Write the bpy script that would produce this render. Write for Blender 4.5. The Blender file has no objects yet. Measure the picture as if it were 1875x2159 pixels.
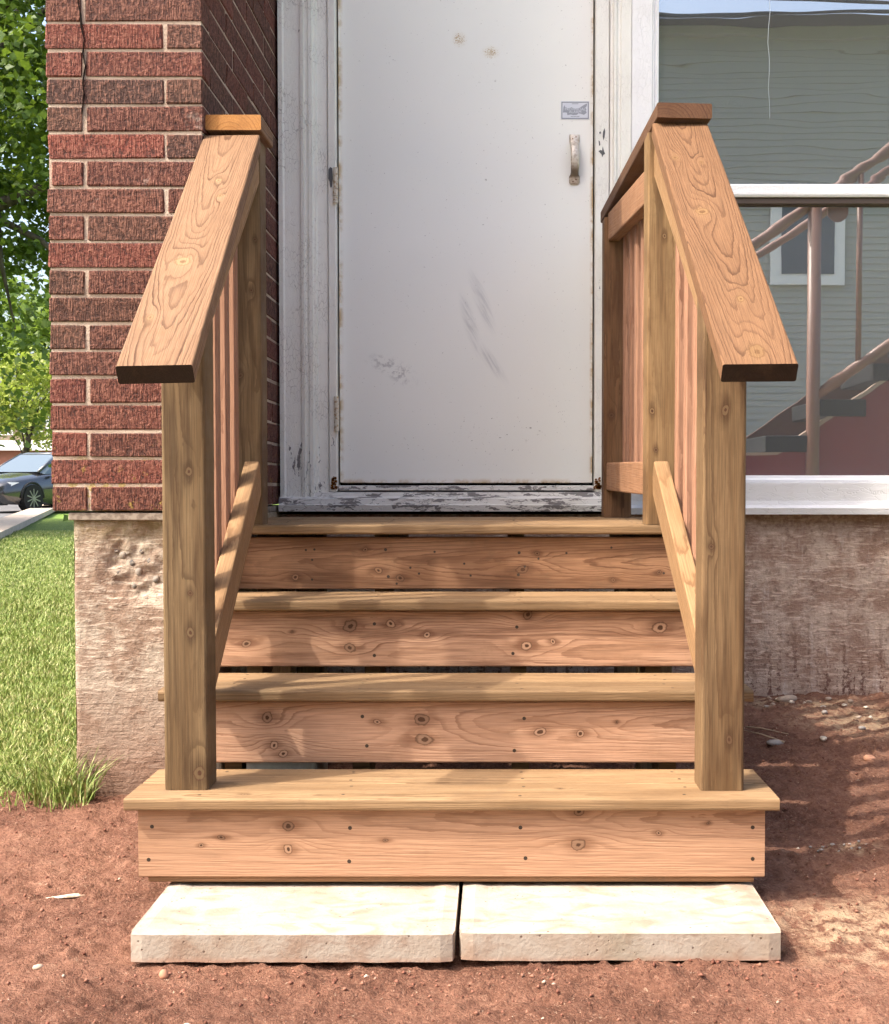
import bpy, bmesh, math, random
import numpy as np
from mathutils import Matrix, Vector
R = math.radians
rng = random.Random(7)
npr = np.random.default_rng(11)
S = bpy.context.scene
COL = S.collection

# ---------------------------------------------------------------- camera
cam = bpy.data.cameras.new('camera'); camo = bpy.data.objects.new('camera', cam); COL.objects.link(camo)
cam.sensor_fit = 'HORIZONTAL'; cam.sensor_width = 36.0; cam.lens = 2775.8 / 1875 * 36
cam.shift_x = -(1047.7 - 937.5) / 1875; cam.shift_y = (1125.07 - 1079.5) / 1875
cam.clip_start = 0.05; cam.clip_end = 2000
camo.location = (0.0945, -2.5985, 0.627); camo.rotation_euler = (math.pi / 2 - 0.0378, 0, 0)
S.camera = camo
# ---------------------------------------------------------------- sky, sun, exposure
SUN = Vector((-0.68, -0.37, 1.0)).normalized()          # towards the sun
W = bpy.data.worlds.new('World'); S.world = W; W.use_nodes = True
wt = W.node_tree
sky = wt.nodes.new('ShaderNodeTexSky'); sky.sky_type = 'NISHITA'; sky.sun_disc = False
sky.sun_elevation = math.asin(SUN.z); sky.sun_rotation = math.atan2(SUN.x, SUN.y)
sky.dust_density = 6.0; sky.air_density = 1.0; sky.ozone_density = 0.6
wt.nodes['Background'].inputs[1].default_value = 0.15
wt.links.new(sky.outputs[0], wt.nodes['Background'].inputs[0])
sl = bpy.data.lights.new('sun', 'SUN'); slo = bpy.data.objects.new('sun', sl); COL.objects.link(slo)
sl.energy = 1.5; sl.angle = R(0.9); sl.color = (1.0, 0.94, 0.84)
slo.rotation_euler = (-SUN).to_track_quat('-Z', 'Y').to_euler()
S.cycles.max_bounces = 6; S.cycles.diffuse_bounces = 3; S.cycles.glossy_bounces = 3; S.cycles.transmission_bounces = 3; S.cycles.transparent_max_bounces = 6
S.cycles.use_adaptive_sampling = True; S.cycles.adaptive_threshold = 0.02
S.view_settings.view_transform = 'Standard'; S.view_settings.look = 'None'
S.view_settings.exposure = 1.80; S.view_settings.gamma = 1.0; S.view_settings.use_curve_mapping = False

# ---------------------------------------------------------------- helpers: nodes
class MT:
    def __init__(s, name, rough=0.8, spec=0.3):
        s.m = bpy.data.materials.new(name); s.m.use_nodes = True
        s.t = s.m.node_tree; s.b = s.t.nodes['Principled BSDF']
        s.b.inputs['Roughness'].default_value = rough
        s.b.inputs['Specular IOR Level'].default_value = spec
        s._oc = None
    def n(s, typ, outp=0, ins=None, **props):
        x = s.t.nodes.new('ShaderNode' + typ)
        for k, v in props.items(): setattr(x, k, v)
        for k, v in (ins or {}).items(): s.put(x.inputs[k], v)
        return x.outputs[outp]
    def put(s, sock, v):
        if isinstance(v, bpy.types.NodeSocket): s.t.links.new(v, sock)
        elif isinstance(v, (tuple, list)) and sock.type == 'RGBA' and len(v) == 3: sock.default_value = (*v, 1)
        else: sock.default_value = v
    def ma(s, op, a, b=0.0, c=None, clamp=False):
        ins = {0: a, 1: b}
        if c is not None: ins[2] = c
        return s.n('Math', ins=ins, operation=op, use_clamp=clamp)
    def oc(s):
        if s._oc is None: s._oc = s.n('TexCoord', 3)
        return s._oc
    def sep(s, v):
        x = s.t.nodes.new('ShaderNodeSeparateXYZ'); s.put(x.inputs[0], v); return x.outputs
    def vec(s, x, y, z): return s.n('CombineXYZ', ins={0: x, 1: y, 2: z})
    def vm(s, op, a, b): return s.n('VectorMath', ins={0: a, 1: b}, operation=op)
    def noise(s, v, scale, detail=3.0, rough=0.55, dist=0.0, col=False):
        return s.n('TexNoise', 1 if col else 0, {'Vector': v, 'Scale': scale, 'Detail': detail, 'Roughness': rough, 'Distortion': dist})
    def ss(s, x, a, b, lo=0.0, hi=1.0):
        return s.n('MapRange', ins={'Value': x, 'From Min': a, 'From Max': b, 'To Min': lo, 'To Max': hi}, interpolation_type='SMOOTHSTEP')
    def mix(s, f, a, b, bt='MIX'):
        x = s.t.nodes.new('ShaderNodeMix'); x.data_type = 'RGBA'; x.blend_type = bt; x.clamp_factor = True
        s.put(x.inputs[0], f); s.put(x.inputs[6], a); s.put(x.inputs[7], b); return x.outputs[2]
    def ramp(s, x, stops):
        nd = s.t.nodes.new('ShaderNodeValToRGB'); e = nd.color_ramp.elements
        while len(e) < len(stops): e.new(0.5)
        for i, (p, c) in enumerate(stops): e[i].position = p; e[i].color = (*c, 1) if len(c) == 3 else c
        s.put(nd.inputs[0], x); return nd.outputs[0]
    def bump(s, h, strength=0.5, dist=0.002, normal=None):
        ins = {'Height': h, 'Strength': strength, 'Distance': dist}
        if normal is not None: ins['Normal'] = normal
        o = s.n('Bump', ins=ins); s.put(s.b.inputs['Normal'], o); return o
    def color(s, c): s.put(s.b.inputs['Base Color'], c)
    def rough(s, c): s.put(s.b.inputs['Roughness'], c)

# ---------------------------------------------------------------- helpers: objects
WM = {}
def link(name, me, parent=None, M=None):
    o = bpy.data.objects.new(name, me); COL.objects.link(o)
    M = M or Matrix.Identity(4)
    if parent is not None:
        o.parent = parent; o.matrix_parent_inverse = WM[parent.name].inverted()
    o.matrix_basis = M; WM[o.name] = M.copy()
    return o
def thing(name, label, cat, loc, group=None):
    o = bpy.data.objects.new(name, None); COL.objects.link(o); o.location = loc
    o.empty_display_size = 0.1
    WM[o.name] = Matrix.Translation(loc); tag(o, label, cat, group); return o
def tag(o, label, cat, group=None):
    o['label'] = label; o['category'] = cat
    if group: o['group'] = group
    return o
def kind(o, k): o['kind'] = k; return o
def mesh_from(name, verts, faces, mat=None, smooth=False):
    me = bpy.data.meshes.new(name); me.from_pydata([tuple(v) for v in verts], [], faces); me.update()
    if mat is not None: me.materials.append(mat.m if isinstance(mat, MT) else mat)
    if smooth: me.polygons.foreach_set('use_smooth', [True] * len(me.polygons))
    return me
def bm_mesh(name, bm, mats=(), smooth=False):
    bmesh.ops.recalc_face_normals(bm, faces=bm.faces)
    me = bpy.data.meshes.new(name); bm.to_mesh(me); bm.free()
    for m in mats: me.materials.append(m.m if isinstance(m, MT) else m)
    if smooth: me.polygons.foreach_set('use_smooth', [True] * len(me.polygons))
    return me
def bm_box(bm, x0, x1, y0, y1, z0, z1, bev=0.0, seg=1):
    vs = [bm.verts.new(p) for p in ((x0,y0,z0),(x1,y0,z0),(x1,y1,z0),(x0,y1,z0),(x0,y0,z1),(x1,y0,z1),(x1,y1,z1),(x0,y1,z1))]
    fs = [bm.faces.new([vs[i] for i in f]) for f in ((0,3,2,1),(4,5,6,7),(0,1,5,4),(1,2,6,5),(2,3,7,6),(3,0,4,7))]
    if bev > 0:
        es = list({e for f in fs for e in f.edges})
        bmesh.ops.bevel(bm, geom=es, offset=bev, segments=seg, affect='EDGES', profile=0.5)
    return vs
def box(name, parent, lo, hi, mat, bev=0.0, seg=1):
    """axis-aligned box at its own centre; local coordinates start at the centre"""
    c = [(a + b) / 2 for a, b in zip(lo, hi)]
    bm = bmesh.new(); h = [(b - a) / 2 for a, b in zip(lo, hi)]
    bm_box(bm, -h[0], h[0], -h[1], h[1], -h[2], h[2], bev, seg)
    return link(name, bm_mesh(name, bm, [mat]), parent, Matrix.Translation(c))
def frame(p0, p1, up):
    x = (Vector(p1) - Vector(p0)).normalized(); z = Vector(up); z = (z - x * z.dot(x)).normalized(); y = z.cross(x)
    M = Matrix((x, y, z)).transposed().to_4x4(); M.translation = (Vector(p0) + Vector(p1)) / 2
    return M
def board(name, parent, p0, p1, width, thick, up, mat, bev=0.004, seg=2, endmat=None, top_shear=0.0):
    """timber with its length along local x, width along local y, thickness along local z"""
    L = (Vector(p1) - Vector(p0)).length
    bm = bmesh.new(); bm_box(bm, -L/2, L/2, -width/2, width/2, -thick/2, thick/2)
    es = [e for e in bm.edges if abs((e.verts[0].co - e.verts[1].co).normalized().x) > 0.9]
    if bev > 0: bmesh.ops.bevel(bm, geom=es, offset=bev, segments=seg, affect='EDGES', profile=0.5)
    if top_shear:
        for v in bm.verts:
            if v.co.x > 0: v.co.x -= v.co.z * top_shear
    bmesh.ops.recalc_face_normals(bm, faces=bm.faces)
    if endmat is not None:
        for f in bm.faces:
            if f.normal.x < -0.9: f.material_index = 1
    me = bm_mesh(name, bm, [mat] + ([endmat] if endmat is not None else []))
    return link(name, me, parent, frame(p0, p1, up))
def extrude_profile(name, parent, pts, x0, x1, mat, axis='x', loc=None):
    """closed profile extruded along an axis. axis x: pts are (y,z); axis z: pts are (x,y)"""
    n = len(pts); V = []
    for t in (x0, x1):
        for a, b in pts: V.append((t, a, b) if axis == 'x' else (a, b, t))
    F = [[i, (i+1) % n, n + (i+1) % n, n + i] for i in range(n)] + [list(range(n))[::-1], list(range(n, 2*n))]
    c = np.mean(np.array(V), axis=0); V = [tuple(np.array(v) - c) for v in V]
    bm = bmesh.new(); bv = [bm.verts.new(v) for v in V]
    for f in F: bm.faces.new([bv[i] for i in f])
    return link(name, bm_mesh(name, bm, [mat]), parent, Matrix.Translation(c))
def tube_mesh(name, pts, r, mat, seg=12, caps=True):
    pts = [Vector(p) for p in pts]; V = []; F = []
    prev = None
    for i, p in enumerate(pts):
        d = (pts[min(i+1, len(pts)-1)] - pts[max(i-1, 0)]).normalized()
        a = prev if prev is not None else (Vector((0,0,1)) if abs(d.z) < 0.9 else Vector((1,0,0)))
        a = (a - d * a.dot(d)).normalized(); prev = a; b = d.cross(a)
        rr = r[i] if isinstance(r, (list, tuple)) else r
        for k in range(seg):
            t = 2 * math.pi * k / seg; V.append(p + (a * math.cos(t) + b * math.sin(t)) * rr)
    for i in range(len(pts) - 1):
        for k in range(seg): F.append([i*seg+k, i*seg+(k+1) % seg, (i+1)*seg+(k+1) % seg, (i+1)*seg+k])
    if caps: F.append(list(range(seg))[::-1]); F.append([(len(pts)-1)*seg + k for k in range(seg)])
    return mesh_from(name, V, F, mat, True)
def np_mesh(name, V, F, mat, smooth=False):
    """V (n,3) array, F (m,k) array with constant k"""
    me = bpy.data.meshes.new(name); V = np.asarray(V, np.float32); F = np.asarray(F, np.int32); m, k = F.shape
    me.vertices.add(len(V)); me.vertices.foreach_set('co', V.ravel())
    me.loops.add(m * k); me.loops.foreach_set('vertex_index', F.ravel())
    me.polygons.add(m); me.polygons.foreach_set('loop_start', np.arange(0, m * k, k, dtype=np.int32))
    me.polygons.foreach_set('loop_total', np.full(m, k, np.int32))
    if smooth: me.polygons.foreach_set('use_smooth', np.ones(m, bool))
    me.update(); me.validate()
    if mat is not None: me.materials.append(mat.m if isinstance(mat, MT) else mat)
    return me
def vnoise(x, y, seed=0):
    xi = np.floor(x).astype(np.int64); yi = np.floor(y).astype(np.int64); fx = x - xi; fy = y - yi
    def h(a, b):
        n = (a * 374761393 + b * 668265263 + seed * 1442695041) & 0x7fffffff
        n = ((n ^ (n >> 13)) * 1274126177) & 0x7fffffff
        return ((n ^ (n >> 16)) & 0xffff) / 65535.0
    u = fx*fx*(3-2*fx); v = fy*fy*(3-2*fy)
    return (h(xi,yi)*(1-u)+h(xi+1,yi)*u)*(1-v) + (h(xi,yi+1)*(1-u)+h(xi+1,yi+1)*u)*v
def fbm(x, y, scale, octs=4, seed=0, gain=0.5):
    s = 0; a = 1; t = 0
    for i in range(octs):
        s = s + a * vnoise(x * scale * 2**i + 17.3*i, y * scale * 2**i - 9.1*i, seed + i); t += a; a *= gain
    return s / t * 2 - 1
def rock_mesh(name, r, mat, sub=2, rough=0.25, flat=0.7, seed=0):
    bm = bmesh.new(); bmesh.ops.create_icosphere(bm, subdivisions=sub, radius=1.0); q = random.Random(seed)
    off = [Vector((q.uniform(-1,1), q.uniform(-1,1), q.uniform(-1,1))).normalized() for _ in range(7)]
    amp = [q.uniform(0.2, 1) for _ in off]
    for v in bm.verts:
        n = v.co.normalized(); k = 1.0
        for o, a in zip(off, amp):
            d = n.dot(o)
            if d > 0.55: k -= rough * a * (d - 0.55) * 1.6
        v.co = Vector((n.x * k * r[0], n.y * k * r[1], n.z * k * r[2]))
    return bm_mesh(name, bm, [mat], True)

# ---------------------------------------------------------------- wood
def wood(name, early, late, spacing=0.0055, pith=(0.0, -0.07), tilt=(0.004, 0.018), knots=(), vary=0.25, lates=0.8,
         dirt=0.15, dirtcol=(0.16, 0.10, 0.06), lightknot=False, seed=0.0, rnd=False, warp=1.0, bumpk=1.0, smear=0.0):
    m = MT(name, 0.72, 0.25); P = m.oc()
    if rnd:
        orr = m.n('ObjectInfo', 5); off = m.ma('MULTIPLY', orr, 37.0)
        P0 = m.vm('ADD', P, m.vec(off, 0.0, 0.0))
    else: P0 = m.vm('ADD', P, (seed * 3.1, seed * 1.7, 0.0)); off = seed
    x, y, z = m.sep(P); x0, _, _ = m.sep(P0)
    Wl = m.vec(m.ma('MULTIPLY', x0, 1.0), m.ma('MULTIPLY', y, 4.0), m.ma('MULTIPLY', z, 4.0))
    n1 = m.ma('SUBTRACT', m.noise(Wl, 3.0, 2.0), 0.5)
    n2 = m.ma('SUBTRACT', m.noise(Wl, 11.0, 3.0), 0.5)
    jit0 = m.ma('SUBTRACT', m.noise(m.vm('MULTIPLY', P0, (60.0, 60.0, 0.0)), 1.0, 2.0), 0.5) if knots else 0.0
    wv = m.ma('ADD', m.ma('MULTIPLY', n1, 0.0085 * warp), m.ma('MULTIPLY', n2, 0.0030 * warp))
    zz = m.ma('SUBTRACT', m.ma('SUBTRACT', z, pith[1]), m.ma('MULTIPLY', x, tilt[1]))
    ysh = y; radd = wv
    core = None; halo = None; kring = None
    for ki, (kx, ky, kr) in enumerate(knots):
        krn = random.Random(int(kx * 9973) + ki); rf = (1.0, 0.6, 0.85, 0.45)[krn.randrange(4)]; sk = krn.uniform(-0.35, 0.35)
        dx = m.ma('MULTIPLY', m.ma('ADD', m.ma('SUBTRACT', x, kx), m.ma('MULTIPLY', m.ma('SUBTRACT', y, ky), sk)), krn.uniform(0.6, 1.1)); dy = m.ma('SUBTRACT', y, ky)
        d = m.ma('SQRT', m.ma('ADD', m.ma('MULTIPLY', dx, dx), m.ma('MULTIPLY', dy, dy)))
        d = m.ma('ADD', d, m.ma('MULTIPLY', jit0, 0.9 * kr))
        ex = m.ma('MULTIPLY', dx, 0.42)
        q2 = m.ma('DIVIDE', m.ma('ADD', m.ma('MULTIPLY', ex, ex), m.ma('MULTIPLY', dy, dy)), (kr * 2.1) ** 2)
        g = m.ma('DIVIDE', 1.0, m.ma('ADD', 1.0, m.ma('MULTIPLY', q2, q2)))
        ysh = m.ma('SUBTRACT', ysh, m.ma('MULTIPLY', m.ma('MULTIPLY', dy, g), 0.85))
        radd = m.ma('ADD', radd, m.ma('MULTIPLY', g, kr * 0.7))
        c = m.ss(d, kr * 0.85, kr * 1.1, 1.0, 0.0); core = c if core is None else m.ma('MAXIMUM', core, c)
        h = m.ss(m.ma('ADD', m.ma('MULTIPLY', d, 0.6), m.ma('MULTIPLY', m.ma('ABSOLUTE', dy), 0.5)), kr * 0.7, kr * 2.3, 1.0, 0.0); halo = h if halo is None else m.ma('MAXIMUM', halo, h)
        k = m.ma('MULTIPLY', m.ma('MULTIPLY', c, rf), m.ma('MULTIPLY', m.ss(d, kr * 0.30, kr * 0.45), m.ss(d, kr * 0.70, kr * 0.98, 1.0, 0.0))); kring = k if kring is None else m.ma('MAXIMUM', kring, k)
    yy = m.ma('SUBTRACT', m.ma('SUBTRACT', ysh, pith[0]), m.ma('MULTIPLY', x, tilt[0]))
    rho = m.ma('ADD', m.ma('SQRT', m.ma('ADD', m.ma('MULTIPLY', yy, yy), m.ma('MULTIPLY', zz, zz))), radd)
    jit = m.noise(m.vec(m.ma('MULTIPLY', x0, 26.0), m.ma('MULTIPLY', y, 90.0), m.ma('MULTIPLY', z, 90.0)), 1.0, 2.0)
    rho = m.ma('ADD', rho, m.ma('MULTIPLY', m.ma('SUBTRACT', jit, 0.5), spacing * 0.55))
    rv = m.vec(m.ma('MULTIPLY', rho, 55.0), seed * 1.3 + 0.5, m.ma('MULTIPLY', x0, 0.8))
    rho = m.ma('ADD', rho, m.ma('MULTIPLY', m.noise(rv, 1.0, 1.0), spacing * 2.6))
    fr = m.ma('FRACT', m.ma('DIVIDE', rho, spacing))
    lt = m.ma('MULTIPLY', m.ma('ADD', m.ss(fr, 0.60, 0.90, 0.0, 0.78), m.ss(fr, 0.05, 0.80, 0.0, 0.22)), m.ss(fr, 0.94, 1.0, 1.0, 0.0))
    lt = m.ma('MULTIPLY', lt, m.ss(m.noise(m.vec(m.ma('MULTIPLY', x0, 3.0), m.ma('MULTIPLY', rho, 150.0), 0.0), 1.0, 2.0), 0.30, 0.68, 0.30, 1.15))
    fib = m.noise(m.vec(m.ma('MULTIPLY', x0, 9.0), m.ma('MULTIPLY', y, 420.0), m.ma('MULTIPLY', z, 420.0)), 1.0, 2.0)
    col = m.mix(m.ma('MULTIPLY', lt, lates), early, late)
    big = m.noise(m.vec(m.ma('MULTIPLY', x0, 1.2), m.ma('MULTIPLY', y, 7.0), m.ma('MULTIPLY', z, 7.0)), 2.6, 3.0)
    col = m.mix(m.ss(big, 0.42, 0.68, 0.0, vary * 2), col, tuple(c * f for c, f in zip(early, (0.62, 0.55, 0.48))))
    if smear > 0:
        sm = m.noise(m.vec(m.ma('MULTIPLY', x0, 1.6), m.ma('MULTIPLY', y, 16.0), 0.0), 2.0, 3.0)
        col = m.mix(m.ma('MULTIPLY', m.ss(sm, 0.46, 0.66, 0.0, smear), m.ss(fib, 0.25, 0.6, 0.55, 1.0)), col, tuple(c * f for c, f in zip(late, (0.8, 0.72, 0.66))))
    col = m.mix(m.ss(fib, 0.35, 0.72, 0.0, 0.55), col, tuple(c * 0.45 for c in early))
    dn = m.noise(P0, 16.0, 4.0, 0.75)
    col = m.mix(m.ss(dn, 0.52, 0.75, 0.0, dirt * 2.2), col, dirtcol)
    if core is not None:
        if lightknot:
            col = m.mix(m.ma('MULTIPLY', halo, 0.35), col, tuple(min(1, c * f) for c, f in zip(early, (1.15, 1.25, 1.2))))
            kc = m.mix(kring, tuple(c * f for c, f in zip(early, (0.62, 0.60, 0.5))), tuple(c * f for c, f in zip(early, (1.1, 1.2, 1.1))))
        else:
            col = m.mix(m.ma('MULTIPLY', halo, m.ss(fib, 0.3, 0.6, 0.45, 0.75)), col, tuple(c * 0.8 for c in late))
            kc = m.mix(kring, (0.070, 0.032, 0.016), tuple(c * 0.72 for c in early))
        col = m.mix(core, col, kc)
    m.color(col)
    m.bump(fib, 0.5 * bumpk, 0.0014)
    m.rough(m.ss(dn, 0.3, 0.7, 0.62, 0.85))
    return m

PINK = (0.47, 0.275, 0.165); PINKL = (0.235, 0.108, 0.056)
CAPE = (0.262, 0.150, 0.083); CAPL = (0.068, 0.028, 0.012)
OLV = (0.190, 0.125, 0.063); OLVL = (0.066, 0.036, 0.016)
TRD = (0.35, 0.225, 0.118); TRDL = (0.14, 0.077, 0.034)
BRN = (0.30, 0.165, 0.085); BRNL = (0.13, 0.060, 0.028)
mat_dark_end = wood('end grain darkened by preservative', (0.030, 0.017, 0.010), (0.012, 0.007, 0.005), 0.004, (0, -0.02), dirt=0.3, dirtcol=(0.06, 0.035, 0.02))
mat_fresh_end = wood('fresh sawn end grain', (0.44, 0.205, 0.062), (0.22, 0.085, 0.022), 0.0085, (0.01, -0.04), (0, 0), dirt=0.05, warp=0.25)
mat_brown_end = wood('brown treated end grain', (0.125, 0.058, 0.028), (0.05, 0.020, 0.010), 0.0085, (0.05, -0.05), (0, 0), dirt=0.2, warp=0.4)

# ---------------------------------------------------------------- ground height
def gh(X, Y):
    X = np.asarray(X, float); Y = np.asarray(Y, float)
    a = -0.246 + 0.074 * np.clip(Y + 0.26, 0, 2.2)
    a = np.where(X < -0.8, np.minimum(a, -0.172 + 0.0045 * (Y - 0.75)), a)
    far = -0.172 + 0.0045 * (np.clip(Y, 0, 40) - 0.75)
    t = np.clip((Y - 1.8) / 3, 0, 1)
    a = a * (1 - t) + far * t
    return a + 0.012 * np.clip(-X - 3, 0, 3) * 0

# ---------------------------------------------------------------- THE SETTING: ground, lawn, soil, road
mg = MT('far lawn', 0.9, 0.1)
gn = mg.noise(mg.oc(), 9.0, 5.0); gn2 = mg.noise(mg.oc(), 0.7, 3.0)
mg.color(mg.mix(mg.ss(gn, 0.35, 0.7), mg.mix(gn2, (0.085, 0.165, 0.025), (0.15, 0.23, 0.045)), (0.20, 0.28, 0.07)))
mg.bump(gn, 0.8, 0.03)
xs = np.concatenate([np.linspace(-600, -30, 20), np.linspace(-28, 28, 57), np.linspace(30, 600, 20)])
ys = np.concatenate([np.linspace(-600, -30, 20), np.linspace(-28, 60, 89), np.linspace(65, 600, 18)])
GX, GY = np.meshgrid(xs, ys); GZ = gh(GX, GY) - 0.05
V = np.stack([GX.ravel(), GY.ravel(), GZ.ravel()], 1)
nx, ny = len(xs), len(ys)
I = (np.arange(ny - 1)[:, None] * nx + np.arange(nx - 1)[None]).ravel()
Fq = np.stack([I, I + 1, I + 1 + nx, I + nx], 1)
kind(link('ground', np_mesh('ground', V, Fq, mg, True)), 'structure')

# red soil: a fine sheet with clods and footprints
ms = MT('red clay soil', 0.95, 0.1)
P = ms.oc()
s1 = ms.noise(P, 3.0, 4.0); s2 = ms.noise(P, 28.0, 6.0, 0.68); s3 = ms.noise(P, 140.0, 4.0, 0.7)
sc = ms.ramp(ms.ma('ADD', ms.ma('MULTIPLY', s1, 0.5), ms.ma('MULTIPLY', s2, 0.5)),
             [(0.34, (0.115, 0.053, 0.035)), (0.46, (0.19, 0.091, 0.060)), (0.56, (0.26, 0.129, 0.085)), (0.68, (0.36, 0.205, 0.138))])
sc = ms.mix(ms.ss(s3, 0.50, 0.66, 0.0, 0.55), sc, (0.10, 0.043, 0.030)); sc = ms.mix(ms.ss(s3, 0.46, 0.34, 0.0, 0.5), sc, (0.37, 0.215, 0.147))
pl = ms.noise(P, 75.0, 3.0, 0.7)
sc = ms.mix(ms.ss(pl, 0.66, 0.72, 0.0, 0.7), sc, (0.55, 0.40, 0.28))
# pale sandy patches: beside the right slab corner and along the house wall
sx, sy, sz = ms.sep(P)
def patch(cx, cy, rx, ry):
    a = ms.ma('DIVIDE', ms.ma('SUBTRACT', sx, cx), rx); b = ms.ma('DIVIDE', ms.ma('SUBTRACT', sy, cy), ry)
    return ms.ss(ms.ma('SQRT', ms.ma('ADD', ms.ma('MULTIPLY', a, a), ms.ma('MULTIPLY', b, b))), 0.2, 1.0, 1.0, 0.0)
pm = ms.ma('MAXIMUM', patch(0.80, -0.10, 0.28, 0.26), ms.ma('MAXIMUM', patch(1.35, 1.50, 0.45, 0.32), ms.ma('MAXIMUM', patch(0.90, 0.36, 0.10, 0.05), patch(1.02, 1.72, 0.5, 0.10))))
sc = ms.mix(ms.ma('MULTIPLY', pm, ms.ss(s2, 0.40, 0.62)), sc, (0.46, 0.32, 0.205))
ms.color(sc)
ms.bump(ms.ma('ADD', ms.ma('MULTIPLY', s2, 1.0), ms.ma('MULTIPLY', s3, 0.5)), 1.0, 0.022)
xs = np.arange(-1.75, 2.25, 0.0085); ys = np.concatenate([np.arange(-1.9, -0.95, 0.03), np.arange(-0.95, 1.85, 0.0085)])
GX, GY = np.meshgrid(xs, ys)
GZ = gh(GX, GY) + 0.010 * fbm(GX, GY, 2.5, 3, 1) + 0.011 * fbm(GX, GY, 14, 4, 5, 0.7) + 0.009 * np.maximum(0, fbm(GX, GY, 38, 3, 9, 0.7)) * 2
front = np.exp(-((GY + 0.36) / 0.09) ** 2) * np.clip(1 - np.abs(GX - 0.02) / 0.9, 0, 1)
GZ += front * (0.012 * fbm(GX, GY, 22, 4, 21, 0.7) - 0.004)
rb = np.exp(-(((GX - 0.42) / 0.20) ** 2 + ((GY + 0.31) / 0.06) ** 2)); GZ += 0.022 * rb * (1 + 0.5 * fbm(GX, GY, 30, 3, 4))
under = (np.abs(GX - 0.02) < 0.60) & (GY > -0.25) & (GY < 0.35); GZ = np.where(under, np.minimum(GZ, -0.238), GZ)
GZ -= 0.05 * np.clip((GY - 0.78) / 0.05, 0, 1) * (GX < -0.93)
GZ = np.where((GX < -0.93) & (GY > 0.78), np.minimum(GZ, gh(GX, GY) - 0.03), GZ)
nx, ny = len(xs), len(ys)
I = (np.arange(ny - 1)[:, None] * nx + np.arange(nx - 1)[None]).ravel()
kind(link('soil', np_mesh('soil', np.stack([GX.ravel(), GY.ravel(), GZ.ravel()], 1), np.stack([I, I+1, I+1+nx, I+nx], 1), ms, True)), 'structure')
SOILX, SOILY, SOILZ = xs, ys, GZ
def soil_z(x, y):
    i = int(np.clip(np.searchsorted(SOILX, x), 0, len(SOILX)-1)); j = int(np.clip(np.searchsorted(SOILY, y), 0, len(SOILY)-1))
    return float(SOILZ[j, i])

# crumbs of soil: nobody could count them
nc = 15000
cx = npr.uniform(-1.3, 1.7, nc); cyy = npr.uniform(-0.85, 1.75, nc)
keep = ~((np.abs(cx - 0.02) < 0.66) & (cyy > -0.27) & (cyy < 1.9)) & ~((cx < -0.6) & (cyy > 0.70))
cx, cyy = cx[keep], cyy[keep]
extra = 500; ex = npr.uniform(-0.6, 0.66, extra); ey = -0.275 - np.abs(npr.normal(0, 0.06, extra)); cx = np.r_[cx, ex]; cyy = np.r_[cyy, ey]
base = np.array([(1,0,0),(-.5,.87,0),(-.5,-.87,0),(0.1,0,1),(0,0,-0.6)], float)
bf = np.array([(0,1,3),(1,2,3),(2,0,3),(1,0,4),(2,1,4),(0,2,4)])
VV = []; FF = []
for i, (a, b) in enumerate(zip(cx, cyy)):
    r = 0.0012 + 0.0042 * npr.random() ** 5 * (1.5 if i > len(cx) - extra else 1.1)
    t = npr.uniform(0, 6.28); c, s = math.cos(t), math.sin(t); q = base * (r * npr.uniform(.6, 1.4, (5, 3)))
    q = np.stack([q[:,0]*c - q[:,1]*s, q[:,0]*s + q[:,1]*c, q[:,2]*0.8], 1) + (a, b, soil_z(a, b) + r * 0.15)
    VV.append(q); FF.append(bf + 5 * i)
mcr = MT('soil crumbs', 0.95, 0.1); cn = mcr.noise(mcr.oc(), 31.0, 1.0)
mcr.color(mcr.ramp(cn, [(0.35, (0.13, 0.055, 0.038)), (0.52, (0.25, 0.11, 0.075)), (0.66, (0.33, 0.17, 0.115)), (0.75, (0.55, 0.45, 0.35))]))
o = kind(link('soil_crumbs', np_mesh('soil_crumbs', np.concatenate(VV), np.concatenate(FF), mcr)), 'stuff')
tag(o, 'loose red soil crumbs and grit strewn over the bare earth', 'soil crumbs')

# lawn sheet left of the brick pier and its grass
ml = MT('lawn thatch', 0.95, 0.1); ln = ml.noise(ml.oc(), 40.0, 4.0)
ml.color(ml.ramp(ln, [(0.3, (0.035, 0.06, 0.012)), (0.55, (0.10, 0.15, 0.03)), (0.75, (0.22, 0.22, 0.08))]))
ml.bump(ln, 0.7, 0.02)
xs = np.linspace(-14, -0.985, 130); ys = np.concatenate([np.linspace(0.76, 6, 70), np.linspace(6.2, 24, 60)])
GX, GY = np.meshgrid(xs, ys); GZ = gh(GX, GY) + 0.012 * fbm(GX, GY, 1.5, 3, 31) - 0.02 * np.clip(1 - (GY - 0.76) / 0.15, 0, 1)
GX = GX + 0; nx, ny = len(xs), len(ys)
I = (np.arange(ny - 1)[:, None] * nx + np.arange(nx - 1)[None]).ravel()
kind(link('lawn', np_mesh('lawn', np.stack([GX.ravel(), GY.ravel(), GZ.ravel()], 1), np.stack([I, I+1, I+1+nx, I+nx], 1), ml, True)), 'structure')

nb = 130000
d = 3.2 + 17 * npr.random(nb) ** 1.9
px = npr.uniform(-330, 200, nb); bx = 0.0945 + (px - 1047.7) / 2775.8 * d; by = d - 2.5985
edge = 0.70 + 0.05 * np.sin(bx * 23) + 0.04 * np.sin(bx * 61 + 1)
ok = (by > edge) & (bx < -0.985) & (npr.random(nb) < np.clip((by - edge) / 0.30, 0.12, 1)); bx, by = bx[ok], by[ok]; edge = edge[ok]
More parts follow.
